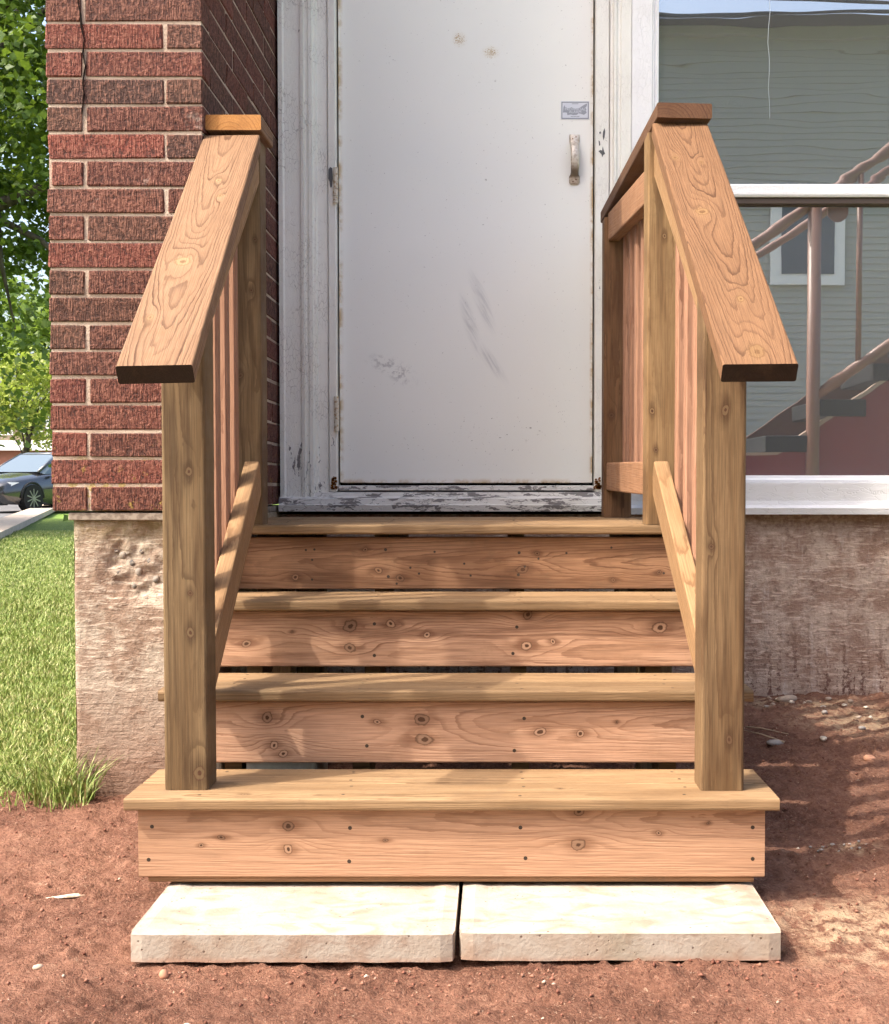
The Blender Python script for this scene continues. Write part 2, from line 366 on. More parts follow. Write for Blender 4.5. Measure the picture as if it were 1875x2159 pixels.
# taller tuft against the foundation corner
nt = 420; tx = -0.93 - np.abs(npr.normal(0, 0.085, nt)); ty = 0.705 + npr.normal(0, 0.035, nt); sel = (tx > -1.3) & ((tx < -0.985) | (ty < 0.725)); tx, ty = tx[sel], ty[sel]
ht = npr.uniform(0.020, 0.048, len(bx)) * (1 + 0.4 * fbm(bx, by, 2.0, 2, 3)) * np.clip(0.55 + (by - edge) / 0.5, 0, 1); ht = np.r_[ht, npr.uniform(0.04, 0.15, len(tx))]
bx = np.r_[bx, tx]; by = np.r_[by, ty]; n = len(bx)
bz = gh(bx, by) - 0.008
ang = npr.uniform(0, 6.283, n); la = npr.uniform(0, 6.283, n); lean = ht * npr.uniform(0.2, 0.95, n)
wd = npr.uniform(0.0010, 0.0021, n) * (1 + 0.10 * np.clip(by, 0, 14))
ux, uy = np.cos(ang) * wd, np.sin(ang) * wd; lx, ly = np.cos(la) * lean, np.sin(la) * lean
A = np.stack([bx - ux, by - uy, bz], 1); B = np.stack([bx + ux, by + uy, bz], 1)
C1 = np.stack([bx + ux * .8 + lx * .4, by + uy * .8 + ly * .4, bz + ht * .62], 1); D1 = np.stack([bx - ux * .8 + lx * .4, by - uy * .8 + ly * .4, bz + ht * .62], 1)
T = np.stack([bx + lx, by + ly, bz + ht], 1)
V = np.stack([A, B, C1, D1, T], 1).reshape(-1, 3); k5 = np.arange(n) * 5
F = np.concatenate([np.stack([k5, k5+1, k5+2], 1), np.stack([k5, k5+2, k5+3], 1), np.stack([k5+3, k5+2, k5+4], 1)])
mgr = MT('grass blades', 0.55, 0.35); gp = mgr.oc()
gc = mgr.ramp(mgr.noise(gp, 55.0, 2.0), [(0.25, (0.05, 0.092, 0.014)), (0.42, (0.125, 0.19, 0.030)), (0.53, (0.225, 0.28, 0.06)), (0.64, (0.50, 0.46, 0.23))])
mgr.color(mgr.mix(mgr.ss(mgr.noise(gp, 1.3, 2.0), 0.4, 0.65, 0.0, 0.4), gc, (0.17, 0.24, 0.045)))
mgr.put(mgr.b.inputs['Transmission Weight'], 0.0)
o = kind(link('grass', np_mesh('grass', V, F, mgr)), 'stuff'); tag(o, 'bright green mown grass left of the brick pier', 'grass')

# car park surface and kerb beyond the lawn
mas = MT('asphalt', 0.9, 0.2); an = mas.noise(mas.oc(), 60.0, 4.0); mas.color(mas.ramp(an, [(0.3, (0.10, 0.10, 0.105)), (0.7, (0.17, 0.165, 0.165))]))
def gz(x, y): return float(gh(x, y))
K0 = Vector((-8.3, 19.4)); K1 = Vector((-14.2, 40.0)); kd = (K1 - K0).normalized(); kn = Vector((-kd.y, kd.x))
def kp(t, s): p = K0 + kd * t + kn * s; return p
Vr = []; 
for t in (-3, 5, 12, 20, 30, 60):
    for s in (0.0, 60.0):
        p = kp(t, s); Vr.append((p.x, p.y, gz(p.x, p.y) - 0.004))
kind(link('road', mesh_from('road', Vr, [[2*i, 2*i+2, 2*i+3, 2*i+1] for i in range(5)], mas)), 'structure')
mk = MT('kerb concrete', 0.9, 0.2); mk.color(mk.ramp(mk.noise(mk.oc(), 8.0, 4.0), [(0.3, (0.36, 0.29, 0.23)), (0.7, (0.50, 0.41, 0.33))]))
Vk = []; Fk = []
for i, t in enumerate((-9, 0, 6, 12, 18, 24, 40, 60)):
    for s, h in ((-0.5, 0.00), (-0.5, 0.10), (0.0, 0.11), (0.02, -0.02)):
        p = kp(t, s); Vk.append((p.x, p.y, gz(p.x, p.y) + h))
for i in range(7):
    for j in range(3): Fk.append([4*i+j, 4*i+4+j, 4*i+5+j, 4*i+1+j])
kind(link('pavement', mesh_from('pavement', Vk, Fk, mk)), 'structure')

# ================================================================ BUILDING
YB, YD = 0.727, 1.826          # face of the brick pier, face of the recessed door wall
XC, XL = -0.640, -1.030        # right and left corners of the pier
bld = thing('brick_building', 'old red brick building with white door beside the wooden steps', 'building', (0, 2.2, -0.2))

mbk = MT('rug face brick', 0.85, 0.25)
P = mbk.oc(); rn = mbk.n('ObjectInfo', 5); oc = mbk.n('ObjectInfo', 1)
bx_, by_, bz_ = mbk.sep(P); hx = mbk.ma('ADD', mbk.ma('ADD', bx_, by_), mbk.ma('MULTIPLY', rn, 50.0))
st = mbk.noise(mbk.vec(mbk.ma('MULTIPLY', hx, 260.0), 0.0, mbk.ma('MULTIPLY', bz_, 34.0)), 1.0, 2.0, 0.6, 0.6)
lump = mbk.noise(mbk.vec(mbk.ma('MULTIPLY', hx, 95.0), mbk.ma('MULTIPLY', rn, 9.0), mbk.ma('MULTIPLY', bz_, 110.0)), 1.0, 3.0, 0.6, 0.8)
blot = mbk.noise(mbk.vec(mbk.ma('MULTIPLY', hx, 9.0), mbk.ma('MULTIPLY', rn, 9.0), mbk.ma('MULTIPLY', bz_, 20.0)), 1.0, 3.0)
colr = mbk.mix(mbk.ss(blot, 0.35, 0.7, 0.0, 0.55), oc, mbk.mix(0.65, oc, (0.085, 0.042, 0.034)))
rel = mbk.ma('ADD', mbk.ma('MULTIPLY', st, 0.75), mbk.ma('MULTIPLY', lump, 0.65))
colr = mbk.mix(mbk.ss(rel, 0.66, 0.84, 0.0, 0.8), colr, mbk.mix(0.55, oc, (0.36, 0.17, 0.12)))
colr = mbk.mix(mbk.ss(rel, 0.70, 0.53, 0.0, 0.85), colr, (0.045, 0.023, 0.020))
wz = mbk.sep(mbk.n('NewGeometry', 0))
low = mbk.ss(wz[2], 0.55, 0.80, 1.0, 0.0)
lich = mbk.noise(mbk.n('NewGeometry', 0), 34.0, 3.0, 0.7)
colr = mbk.mix(mbk.ma('MULTIPLY', low, mbk.ss(lich, 0.62, 0.70, 0.0, 0.8)), colr, (0.34, 0.25, 0.05))
eff = mbk.noise(mbk.n('NewGeometry', 0), 7.0, 5.0, 0.75)
colr = mbk.mix(mbk.ss(eff, 0.64, 0.74, 0.0, 0.35), colr, (0.50, 0.40, 0.34))
mbk.color(colr); mbk.bump(rel, 1.0, 0.010)

mmo = MT('lime mortar', 0.95, 0.1); wp = mmo.n('NewGeometry', 0)
q1 = mmo.noise(wp, 130.0, 4.0, 0.7); q2 = mmo.noise(wp, 5.0, 3.0)
mc = mmo.mix(mmo.ss(q2, 0.4, 0.65), (0.50, 0.40, 0.32), (0.39, 0.295, 0.23)); mc = mmo.mix(mmo.ss(q1, 0.50, 0.72, 0.0, 0.6), mc, (0.22, 0.15, 0.11))
wz2 = mmo.sep(wp); lo2 = mmo.ss(wz2[2], 0.55, 0.78, 1.0, 0.0)
mc = mmo.mix(mmo.ma('MULTIPLY', lo2, mmo.ss(mmo.noise(wp, 30.0, 3.0, 0.7), 0.52, 0.62, 0.0, 0.8)), mc, (0.36, 0.27, 0.06))
mmo.color(mc); mmo.bump(q1, 1.0, 0.004)

# plain brickwork far above the view, drawn in the material
mbw = MT('brickwork', 0.9, 0.2)
bt = mbw.t.nodes.new('ShaderNodeTexBrick'); bt.inputs['Scale'].default_value = 1.0; bt.inputs['Brick Width'].default_value = 0.30
bt.inputs['Row Height'].default_value = 0.0675; bt.inputs['Mortar Size'].default_value = 0.005
bt.inputs['Color1'].default_value = (0.18, 0.065, 0.045, 1); bt.inputs['Color2'].default_value = (0.12, 0.055, 0.04, 1); bt.inputs['Mortar'].default_value = (0.45, 0.35, 0.27, 1)
g = mbw.sep(mbw.n('NewGeometry', 0)); mbw.put(bt.inputs['Vector'], mbw.vec(mbw.ma('ADD', g[0], g[1]), g[2], 0.0)); mbw.color(bt.outputs[0])

CH, Z0, NR = 0.0677, 0.5565, 27
ZT = Z0 + NR * CH
bm = bmesh.new()
bm_box(bm, XL + 0.0035, XC - 0.0035, YB + 0.0035, YD + 0.4, Z0 + 0.002, ZT)
pier = link('pier_wall', bm_mesh('pier_wall', bm, [mmo]), bld)
box('upper_wall', bld, (XL, YB, ZT + 0.002), (XC, YD + 0.4, 5.6), mbw)

def brick_mesh(lx, ly, seed, chip=0):
    q = random.Random(seed); bm = bmesh.new(); h = 0.0600
    bm_box(bm, -lx/2 - (.0015 if lx > .2 else 0), lx/2 + (.0015 if lx > .2 else 0), -ly/2, ly/2, -h/2, h/2, 0.003, 1)
    for v in bm.verts:
        v.co.x += q.uniform(-.0018, .0018); v.co.y += q.uniform(-.0012, .0012); v.co.z += q.uniform(-.0014, .0014)
        if chip == 2 and v.co.x < 0: v.co.x += 0.012
        if chip == 1 and v.co.x < -lx/2 + 0.006 and v.co.z < 0: v.co.x += 0.006
    return bm_mesh('brick', bm, [mbk])
BM = {k: [brick_mesh(*k, s * 7 + i) for i in range(5)] for s, k in enumerate([(0.29, 0.09), (0.09, 0.29)])}
TONES = [(0.175, 0.058, 0.042), (0.205, 0.062, 0.044), (0.150, 0.060, 0.045), (0.135, 0.066, 0.048), (0.185, 0.070, 0.050), (0.160, 0.052, 0.040), (0.235, 0.062, 0.045)]
def brick(size, cx, cy, row, me=None, col=None):
    o = link('brick', me or rng.choice(BM[size]), pier, Matrix.Translation((cx + rng.uniform(-.001, .001), cy + rng.uniform(-.0012, .0006), Z0 + CH * (row + 0.5) + rng.uniform(-.001, .001))) @ Matrix.Rotation(rng.uniform(-.004, .004), 4, 'Y'))
    c = col or rng.choice(TONES); f = rng.uniform(0.90, 1.12) * 0.68; c = tuple(0.75 * a_ + 0.25 * b_ for a_, b_ in zip(c, (0.165, 0.062, 0.046))); o.color = (c[0]*f, c[1]*f, c[2]*f, 1); return o
DK = (0.075, 0.048, 0.042); RD = (0.27, 0.062, 0.043); BR = (0.125, 0.070, 0.050)
front_tone = {(15, 0): DK, (13, 0): RD, (17, 0): RD, (10, 0): (0.22, 0.075, 0.055), (13, 1): (0.10, 0.056, 0.046), (15, 1): BR, (14, 0): BR, (8, 0): BR, (9, 0): (0.22, 0.055, 0.04), (6, 0): BR, (16, 1): (0.21, 0.06, 0.045), (12, 0): (0.26, 0.085, 0.062), (4, 0): (0.17, 0.042, 0.034)}
for r in range(NR):
    if r % 2 == 0:
        brick((0.09, 0.29), XL + 0.045, YB + 0.145, r, col=front_tone.get((r, 0)), me=brick_mesh(0.09, 0.29, 99, 2) if r == 12 else None)
        brick((0.29, 0.09), XC - 0.145, YB + 0.045, r, col=front_tone.get((r, 1)))
        y = YB + 0.10
    else:
        brick((0.29, 0.09), XL + 0.145, YB + 0.045, r, col=front_tone.get((r, 0)), me=brick_mesh(0.29, 0.09, 98, 1) if r == 13 else None)
        brick((0.09, 0.29), XC - 0.045, YB + 0.145, r, col=front_tone.get((r, 1)))
        y = YB + 0.30
    while y < YD + 0.05:
        brick((0.09, 0.29), XC - 0.045, y + 0.145, r); y += 0.30
    y = YB + (0.30 if r % 2 == 0 else 0.10)
    while y < YD + 0.05 and r < NR:
        brick((0.09, 0.29), XL + 0.045, y + 0.145, r); y += 0.30
# crack running down the pier face
mcrk = MT('crack', 0.95, 0.0); mcrk.color((0.018, 0.014, 0.012))
ck = [(-0.950, 1.84), (-0.943, 1.80), (-0.941, 1.765), (-0.934, 1.735), (-0.938, 1.70), (-0.932, 1.668), (-0.939, 1.63), (-0.936, 1.60), (-0.942, 1.55)]
V = []; F = []
for i, (x, z) in enumerate(ck):
    w = (0.0009, 0.0012, 0.0020, 0.0005, 0.0008, 0.0005, 0.0005, 0.0004, 0.0003)[i]; V += [(x - w, YB - 0.0035, z), (x + w, YB - 0.0035, z), (x + w, YB + 0.01, z), (x - w, YB + 0.01, z)]
for i in range(len(ck) - 1):
    for j in range(4): F.append([4*i+j, 4*i+(j+1) % 4, 4*i+4+(j+1) % 4, 4*i+4+j])
F += [[0, 3, 2, 1], [4*len(ck)-4+j for j in range(4)]]
link('crack', mesh_from('crack', V, F, mcrk), pier)

# foundations
def concrete(name, a, b, stain, streak=0.0, zb=(-0.2, 0.15), band=None):
    m = MT(name, 0.92, 0.15); p = m.n('NewGeometry', 0); x, y, z = m.sep(p)
    n1 = m.noise(p, 7.0, 5.0, 0.72); n2 = m.noise(p, 55.0, 5.0, 0.7); n3 = m.noise(m.vec(m.ma('MULTIPLY', x, 13.0), m.ma('MULTIPLY', y, 13.0), m.ma('MULTIPLY', z, 80.0)), 1.0, 4.0, 0.65, 1.2)
    c = m.mix(m.ss(n1, 0.40, 0.60), a, b)
    c = m.mix(m.ss(n3, 0.48, 0.66, 0.0, 0.6), c, tuple(min(1, v * 1.45 + 0.05) for v in a))
    c = m.mix(m.ss(n2, 0.52, 0.72, 0.0, 0.65), c, tuple(v * 0.45 for v in b))
    lowm = m.ss(m.ma('ADD', z, m.ma('MULTIPLY', m.ma('SUBTRACT', n1, 0.5), 0.35)), zb[0], zb[1], 1.0, 0.0)
    c = m.mix(m.ma('MULTIPLY', lowm, 0.9), c, stain)
    if streak > 0:
        sn = m.noise(m.vec(m.ma('MULTIPLY', x, 34.0), 0.0, m.ma('MULTIPLY', z, 2.2)), 1.0, 3.0, 0.6)
        sn2 = m.noise(p, 90.0, 4.0, 0.75); zz = m.ss(z, -0.10, 0.22, 1.0, 0.15)
        msk = m.ma('MULTIPLY', m.ss(m.ma('ADD', m.ma('MULTIPLY', sn, 0.55), m.ma('MULTIPLY', sn2, 0.5)), 0.54, 0.60), zz)
        c = m.mix(m.ma('MULTIPLY', msk, streak), c, (0.13, 0.060, 0.045))
        w1 = m.noise(m.vec(m.ma('MULTIPLY', x, 22.0), 3.0, m.ma('MULTIPLY', z, 2.6)), 1.0, 4.0, 0.7)
        c = m.mix(m.ma('MULTIPLY', m.ss(w1, 0.54, 0.68), m.ss(n2, 0.35, 0.6, 0.0, 0.75)), c, (0.56, 0.46, 0.40))
    if band is not None:
        c = m.mix(m.ma('MULTIPLY', m.ss(z, band[0], band[1]), m.ss(n2, 0.30, 0.62, 0.2, 0.85)), c, band[2])
    m.color(c); m.bump(m.ma('ADD', m.ma('MULTIPLY', n2, 0.8), m.ma('MULTIPLY', n3, 0.5)), 1.0, 0.009); return m
mf1 = concrete('weathered pier foundation', (0.44, 0.37, 0.295), (0.27, 0.185, 0.135), (0.22, 0.13, 0.09), 0.0, (-0.20, 0.24), (0.44, 0.53, (0.20, 0.15, 0.075)))
mf2 = concrete('stained house foundation', (0.49, 0.375, 0.30), (0.31, 0.20, 0.15), (0.28, 0.165, 0.12), 0.9, (-0.25, -0.02), (0.40, 0.54, (0.21, 0.115, 0.085)))
def slab_grid(name, parent, x0, x1, z0, z1, y, depth, mat, res=0.012, amp=0.004, seed=0, bite=None):
    xs = np.arange(x0, x1 + res/2, res); zs = np.arange(z0, z1 + res/2, res); xs[-1] = x1; zs[-1] = z1
    X, Z = np.meshgrid(xs, zs); Y = y + amp * fbm(X, Z, 9, 4, seed, 0.6)
    if bite is not None:
        bx0, bz0, rx, rz, dep = bite
        f = np.clip(1.15 - np.sqrt(((X - bx0) / rx) ** 2 + ((Z - bz0) / rz) ** 2) + 0.35 * fbm(X, Z, 14, 3, 77), 0, 1)
        Y = Y + dep * np.clip(f * 2.2, 0, 1) * (0.7 + 0.6 * fbm(X, Z, 45, 3, 78))
    Y[:, -1] += 0.004; Y[:, 0] += 0.006
    nx, nz = len(xs), len(zs)
    V = np.stack([X.ravel(), Y.ravel(), Z.ravel()], 1)
    I = (np.arange(nz - 1)[:, None] * nx + np.arange(nx - 1)[None]).ravel(); F = np.stack([I, I+1, I+1+nx, I+nx], 1)
    # back and sides
    b = len(V); C = np.array([(x0, y + depth, z0), (x1, y + depth, z0), (x1, y + depth, z1), (x0, y + depth, z1), (x0, y, z0), (x1, y, z0), (x1, y, z1), (x0, y, z1)])
    c0, c1, c2, c3 = 0, nx - 1, nz * nx - 1, (nz - 1) * nx
    F2 = np.array([[c1, b+1, b+2, c2], [b, c0, c3, b+3], [c3, c2, b+2, b+3], [b+1, b, b+3, b+2]])
    V = np.concatenate([V, C[:4]])
    return link(name, np_mesh(name, V, np.concatenate([F, F2]), mat, False), parent)
fnd = slab_grid('foundation', bld, -0.980, -0.642, -0.45, 0.534, YB + 0.012, 1.6, mf1, 0.007, 0.005, 3, (-0.800, 0.430, 0.115, 0.105, 0.016))
mst = MT('aggregate stones', 0.8, 0.3); mst.color(mst.mix(mst.ss(mst.noise(mst.oc(), 140.0, 3.0), 0.4, 0.7), mst.mix(mst.n('ObjectInfo', 5), (0.06, 0.062, 0.066), (0.30, 0.26, 0.22)), (0.34, 0.28, 0.22)))
for (x, z, r) in ((-0.868, 0.405, 0.013), (-0.818, 0.402, 0.012), (-0.828, 0.370, 0.013), (-0.835, 0.425, 0.009), (-0.86, 0.445, 0.010), (-0.80, 0.335, 0.009), (-0.905, 0.425, 0.006), (-0.792, 0.315, 0.008), (-0.775, 0.385, 0.010), (-0.875, 0.455, 0.007), (-0.845, 0.45, 0.006), (-0.79, 0.43, 0.008), (-0.76, 0.35, 0.008), (-0.81, 0.455, 0.007)):
    link('aggregate_stone', rock_mesh('aggregate_stone', (r, r * 0.7, r * rng.uniform(.8, 1.25)), mst, 2, 0.4, 1, rng.randint(0, 999)), fnd, Matrix.Translation((x, YB + 0.0255, z)))
mled = MT('grey ledge', 0.8); mled.color(mled.mix(mled.ss(mled.noise(mled.oc(), 60, 4.0), 0.4, 0.6), (0.30, 0.25, 0.20), (0.18, 0.14, 0.11)))
box('ledge', bld, (-0.990, YB + 0.004, 0.5345), (-0.642, YD + 0.2, 0.5535), mled, 0.002)
slab_grid('foundation', bld, -0.635, 3.2, -0.45, 0.524, YD + 0.016, 0.2, mf2, 0.014, 0.004, 8)

# ---- painted joinery
def paint(name, base, crack=0.6, peel=0.2, vert=True, wood_c=(0.27, 0.25, 0.245), low=None, rough=0.5):
    m = MT(name, rough, 0.4); p = m.n('NewGeometry', 0); x, y, z = m.sep(p)
    wv = m.noise(p, 16.0, 3.0, 0.6, 0, True); wob = m.n('VectorMath', ins={0: m.vm('SUBTRACT', wv, (0.5, 0.5, 0.5)), 3: 0.03}, operation='SCALE')
    pw = m.vm('ADD', p, wob); a, b, c3 = m.sep(pw)
    cv = m.vec(m.ma('MULTIPLY', a, 105.0), m.ma('MULTIPLY', b, 105.0), m.ma('MULTIPLY', c3, 34.0)) if vert else m.vec(m.ma('MULTIPLY', a, 16.0), m.ma('MULTIPLY', b, 60.0), m.ma('MULTIPLY', c3, 70.0))
    vo = m.n('TexVoronoi', 0, {'Vector': cv, 'Scale': 1.0}, feature='DISTANCE_TO_EDGE')
    crk = m.ss(vo, 0.012, 0.055, 1.0, 0.0); where = m.ss(m.noise(p, 6.0, 3.0), 0.42, 0.60)
    crk = m.ma('MULTIPLY', m.ma('MULTIPLY', crk, where), crack)
    gv = m.vec(m.ma('MULTIPLY', a, 60.0), m.ma('MULTIPLY', b, 60.0), m.ma('MULTIPLY', c3, 9.0)) if vert else m.vec(m.ma('MULTIPLY', a, 9.0), m.ma('MULTIPLY', b, 60.0), m.ma('MULTIPLY', c3, 60.0))
    pn = m.noise(gv, 1.0, 5.0, 0.65)
    thr = 0.74 - peel * 0.5
    if low is not None: pn = m.ma('ADD', pn, m.ss(z, low[0], low[1], 0.10, 0.0))
    pe = m.ss(pn, thr, thr + 0.015)
    tint = m.noise(p, 3.0, 4.0, 0.6); c = m.mix(m.ss(tint, 0.35, 0.7, 0.0, 0.5), base, tuple(v * f for v, f in zip(base, (0.86, 0.83, 0.82))))
    sp = m.noise(p, 180.0, 2.0); c = m.mix(m.ss(sp, 0.68, 0.76, 0.0, 0.25), c, (0.40, 0.36, 0.33))
    c = m.mix(m.ma('MULTIPLY', crk, 0.75), c, (0.26, 0.23, 0.21)); c = m.mix(pe, c, m.mix(m.noise(gv, 2.5, 3.0), wood_c, tuple(v * 0.6 for v in wood_c)))
    m.color(c); m.bump(m.ma('ADD', m.ss(vo, 0.0, 0.05), m.noise(gv, 1.0, 2.0)), 0.5, 0.0022); return m
mp_cas = paint('cracked white casing paint', (0.87, 0.86, 0.80), 0.6, 0.10, True, low=(0.62, 0.95))
mp_jam = paint('white jamb paint', (0.88, 0.865, 0.805), 0.2, 0.10, True)
mp_sill = paint('peeling sill paint', (0.76, 0.745, 0.71), 0.8, 0.40, False)
mp_win = paint('white window trim', (0.87, 0.87, 0.88), 0.03, 0.0, True, rough=0.35)
mp_wsill = paint('worn white window sill', (0.74, 0.735, 0.74), 0.15, 0.05, False)
mdk = MT('dark gap', 0.9, 0.1); mdk.color((0.02, 0.018, 0.016))

casing = box('door_frame', bld, (-0.470, YD + 0.012, 0.60), (-0.4425, YD + 0.10, 2.72), mp_jam, 0.003)
# left casing: stepped mouldings
Lprof = [(-0.632, YD + 0.03), (-0.632, YD - 0.004), (-0.618, YD - 0.006), (-0.612, YD - 0.002), (-0.590, YD + 0.000), (-0.560, YD + 0.001), (-0.5575, YD - 0.006), (-0.5475, YD - 0.008), (-0.545, YD + 0.004),
         (-0.535, YD + 0.005), (-0.532, YD - 0.003), (-0.520, YD - 0.003), (-0.517, YD + 0.007), (-0.508, YD + 0.008), (-0.505, YD + 0.016), (-0.472, YD + 0.020), (-0.472, YD + 0.05)]
extrude_profile('door_casing', bld, Lprof, 0.578, 2.85, mp_cas, 'z')
box('door_frame', bld, (0.4235, YD + 0.012, 0.60), (0.470, YD + 0.10, 2.72), mp_jam, 0.003)
Rprof = [(0.472, YD + 0.05), (0.472, YD + 0.010), (0.481, YD + 0.008), (0.484, YD - 0.004), (0.492, YD - 0.004), (0.495, YD + 0.004), (0.505, YD + 0.004), (0.508, YD - 0.002), (0.541, YD - 0.002), (0.541, YD + 0.05)]
extrude_profile('door_casing', bld, Rprof, 0.578, 2.85, mp_jam, 'z')
box('door_frame', bld, (-0.4425, YD + 0.012, 2.668), (0.4235, YD + 0.10, 2.72), mp_jam, 0.003)
# sill
extrude_profile('door_sill', bld, [(YD + 0.10, 0.535), (YD - 0.030, 0.535), (YD - 0.034, 0.556), (YD - 0.026, 0.5575), (YD - 0.024, 0.577), (YD + 0.004, 0.585), (YD + 0.006, 0.598), (YD + 0.10, 0.6035)], -0.634, 0.541, mp_sill, 'x')
box('threshold', bld, (-0.4410, YD + 0.022, 0.6045), (0.4225, YD + 0.10, 0.6215), mp_sill, 0.002)
box('door_wall_backing', bld, (-0.63, YD + 0.14, 0.52), (0.60, YD + 0.20, 2.9), mdk)

# door leaf
md = MT('white painted steel door', 0.42, 0.45); p = md.n('NewGeometry', 0); x, y, z = md.sep(p)
dn = md.noise(p, 2.2, 4.0, 0.6); c = md.mix(md.ss(dn, 0.35, 0.7), (0.89, 0.882, 0.832), (0.865, 0.86, 0.815))
c = md.mix(md.ss(md.noise(p, 0.9, 2.0), 0.45, 0.65, 0.0, 0.35), c, (0.80, 0.81, 0.80))
def dspot(cx, cz, rx, rz, rot=0.0):
    a = md.ma('SUBTRACT', x, cx); b = md.ma('SUBTRACT', z, cz)
    if rot:
        ca, sa = math.cos(rot), math.sin(rot)
        a, b = md.ma('ADD', md.ma('MULTIPLY', a, ca), md.ma('MULTIPLY', b, sa)), md.ma('SUBTRACT', md.ma('MULTIPLY', b, ca), md.ma('MULTIPLY', a, sa))
    a = md.ma('DIVIDE', a, rx); b = md.ma('DIVIDE', b, rz)
    return md.ss(md.ma('SQRT', md.ma('ADD', md.ma('MULTIPLY', a, a), md.ma('MULTIPLY', b, b))), 0.15, 1.0, 1.0, 0.0)
fine = md.noise(p, 330.0, 3.0, 0.7); fn2 = md.noise(p, 95.0, 3.0, 0.7)
rust = md.ma('MAXIMUM', dspot(-0.030, 2.115, 0.034, 0.036), dspot(0.074, 2.072, 0.042, 0.030))
c = md.mix(md.ma('MULTIPLY', md.ss(md.ma('ADD', md.ma('MULTIPLY', rust, 0.16), fine), 0.645, 0.70), md.ss(rust, 0.05, 0.7)), c, (0.40, 0.25, 0.09))
c = md.mix(md.ma('MULTIPLY', rust, 0.22), c, (0.72, 0.62, 0.42))
for (cx, cz, rx, rz) in ((0.060, 1.98, 0.05, 0.02), (0.055, 1.66, 0.02, 0.04), (0.056, 1.50, 0.02, 0.05), (-0.06, 1.36, 0.03, 0.04), (0.10, 1.57, 0.05, 0.02), (0.16, 1.50, 0.05, 0.03), (-0.40, 1.73, 0.03, 0.03), (-0.26, 2.05, 0.03, 0.05), (0.0, 1.45, 0.06, 0.02), (0.13, 1.13, 0.04, 0.03), (-0.22, 0.74, 0.03, 0.04), (0.30, 0.86, 0.06, 0.10), (0.1, 0.8, 0.2, 0.1)):
    s = dspot(cx, cz, rx, rz); c = md.mix(md.ma('MULTIPLY', md.ss(s, 0.05, 0.4), md.ss(fn2, 0.66, 0.70, 0.0, 0.75)), c, (0.16, 0.13, 0.11))
# grey scuffs
scf = md.noise(md.vec(md.ma('MULTIPLY', md.ma('ADD', x, md.ma('MULTIPLY', z, 0.55)), 120.0), 0.0, md.ma('MULTIPLY', z, 14.0)), 1.0, 4.0, 0.6)
sm = md.ma('MAXIMUM', dspot(0.005, 1.165, 0.028, 0.14, 0.28), md.ma('MAXIMUM', dspot(0.075, 1.04, 0.026, 0.11, 0.62), dspot(0.045, 1.24, 0.03, 0.14, 0.35)))
c = md.mix(md.ma('MULTIPLY', sm, md.ss(scf, 0.36, 0.72, 0.08, 0.45)), c, (0.24, 0.25, 0.29))
s2_ = md.ma('MAXIMUM', dspot(-0.23, 1.00, 0.08, 0.045, -0.5), dspot(-0.28, 1.03, 0.09, 0.04, -0.3))
c = md.mix(md.ma('MULTIPLY', s2_, md.ss(md.noise(p, 60.0, 4.0, 0.7), 0.48, 0.62, 0.0, 0.6)), c, (0.34, 0.33, 0.34))
c = md.mix(md.ma('MULTIPLY', dspot(0.357, 1.70, 0.06, 0.11), 0.25), c, (0.40, 0.37, 0.36))
c = md.mix(md.ss(md.noise(p, 150.0, 2.0), 0.72, 0.76, 0.0, 0.55), c, (0.33, 0.31, 0.30))
# rusty bottom edge and hinge edge
be = md.ma('MAXIMUM', md.ss(z, 0.628, 0.650, 1.0, 0.0), md.ma('MAXIMUM', md.ss(x, -0.436, -0.418, 1.0, 0.0), md.ss(x, 0.405, 0.417, 0.0, 1.0)))
c = md.mix(md.ma('MULTIPLY', be, md.ss(md.noise(p, 14.0, 4.0, 0.7), 0.42, 0.64, 0.10, 0.85)), c, (0.48, 0.31, 0.12))
c = md.mix(md.ma('MULTIPLY', md.ss(md.noise(p, 25.0, 4.0, 0.7), 0.56, 0.66), md.ma('MAXIMUM', md.ss(z, 0.628, 0.637, 0.9, 0.0), 0.0)), c, (0.20, 0.075, 0.02))
md.color(c); md.bump(md.noise(p, 25.0, 4.0), 0.05, 0.004)
door = box('door', bld, (-0.4375, YD + 0.045, 0.630), (0.4185, YD + 0.085, 2.664), md, 0.002)
mru = MT('rust', 0.95, 0.1); mru.color(mru.ramp(mru.noise(mru.oc(), 300.0, 3.0), [(0.35, (0.09, 0.025, 0.008)), (0.55, (0.26, 0.10, 0.025)), (0.7, (0.42, 0.22, 0.07))])); mru.bump(mru.noise(mru.oc(), 300.0, 3.0), 1.0, 0.003)
q = random.Random(5)
for cxr, sgn in ((-0.452, -1), (0.432, 1)):
    bm = bmesh.new()
    for i in range(34):
        a = q.random(); xx = cxr + sgn * q.uniform(-0.012, 0.016) * (1 - a * 0.6); zz = 0.608 + 0.055 * a * q.random()
        s = q.uniform(0.0015, 0.0045); bm_box(bm, xx - s, xx + s, YD + 0.0085, YD + 0.0125, zz, zz + s * q.uniform(1, 2.2))
    link('rust_patch', bm_mesh('rust_patch', bm, [mru]), casing)
mtm = MT('dark touch up paint', 0.8); mtm.color((0.12, 0.12, 0.125))
def blob(name, parent, pts, y, mat, t=0.0012):
    n = len(pts); V = [(a, y, b) for a, b in pts] + [(a, y + t, b) for a, b in pts]
    return link(name, mesh_from(name, V, [list(range(n)), list(range(n, 2*n))[::-1]] + [[i, n+i, n+(i+1) % n, (i+1) % n] for i in range(n)], mat), parent)
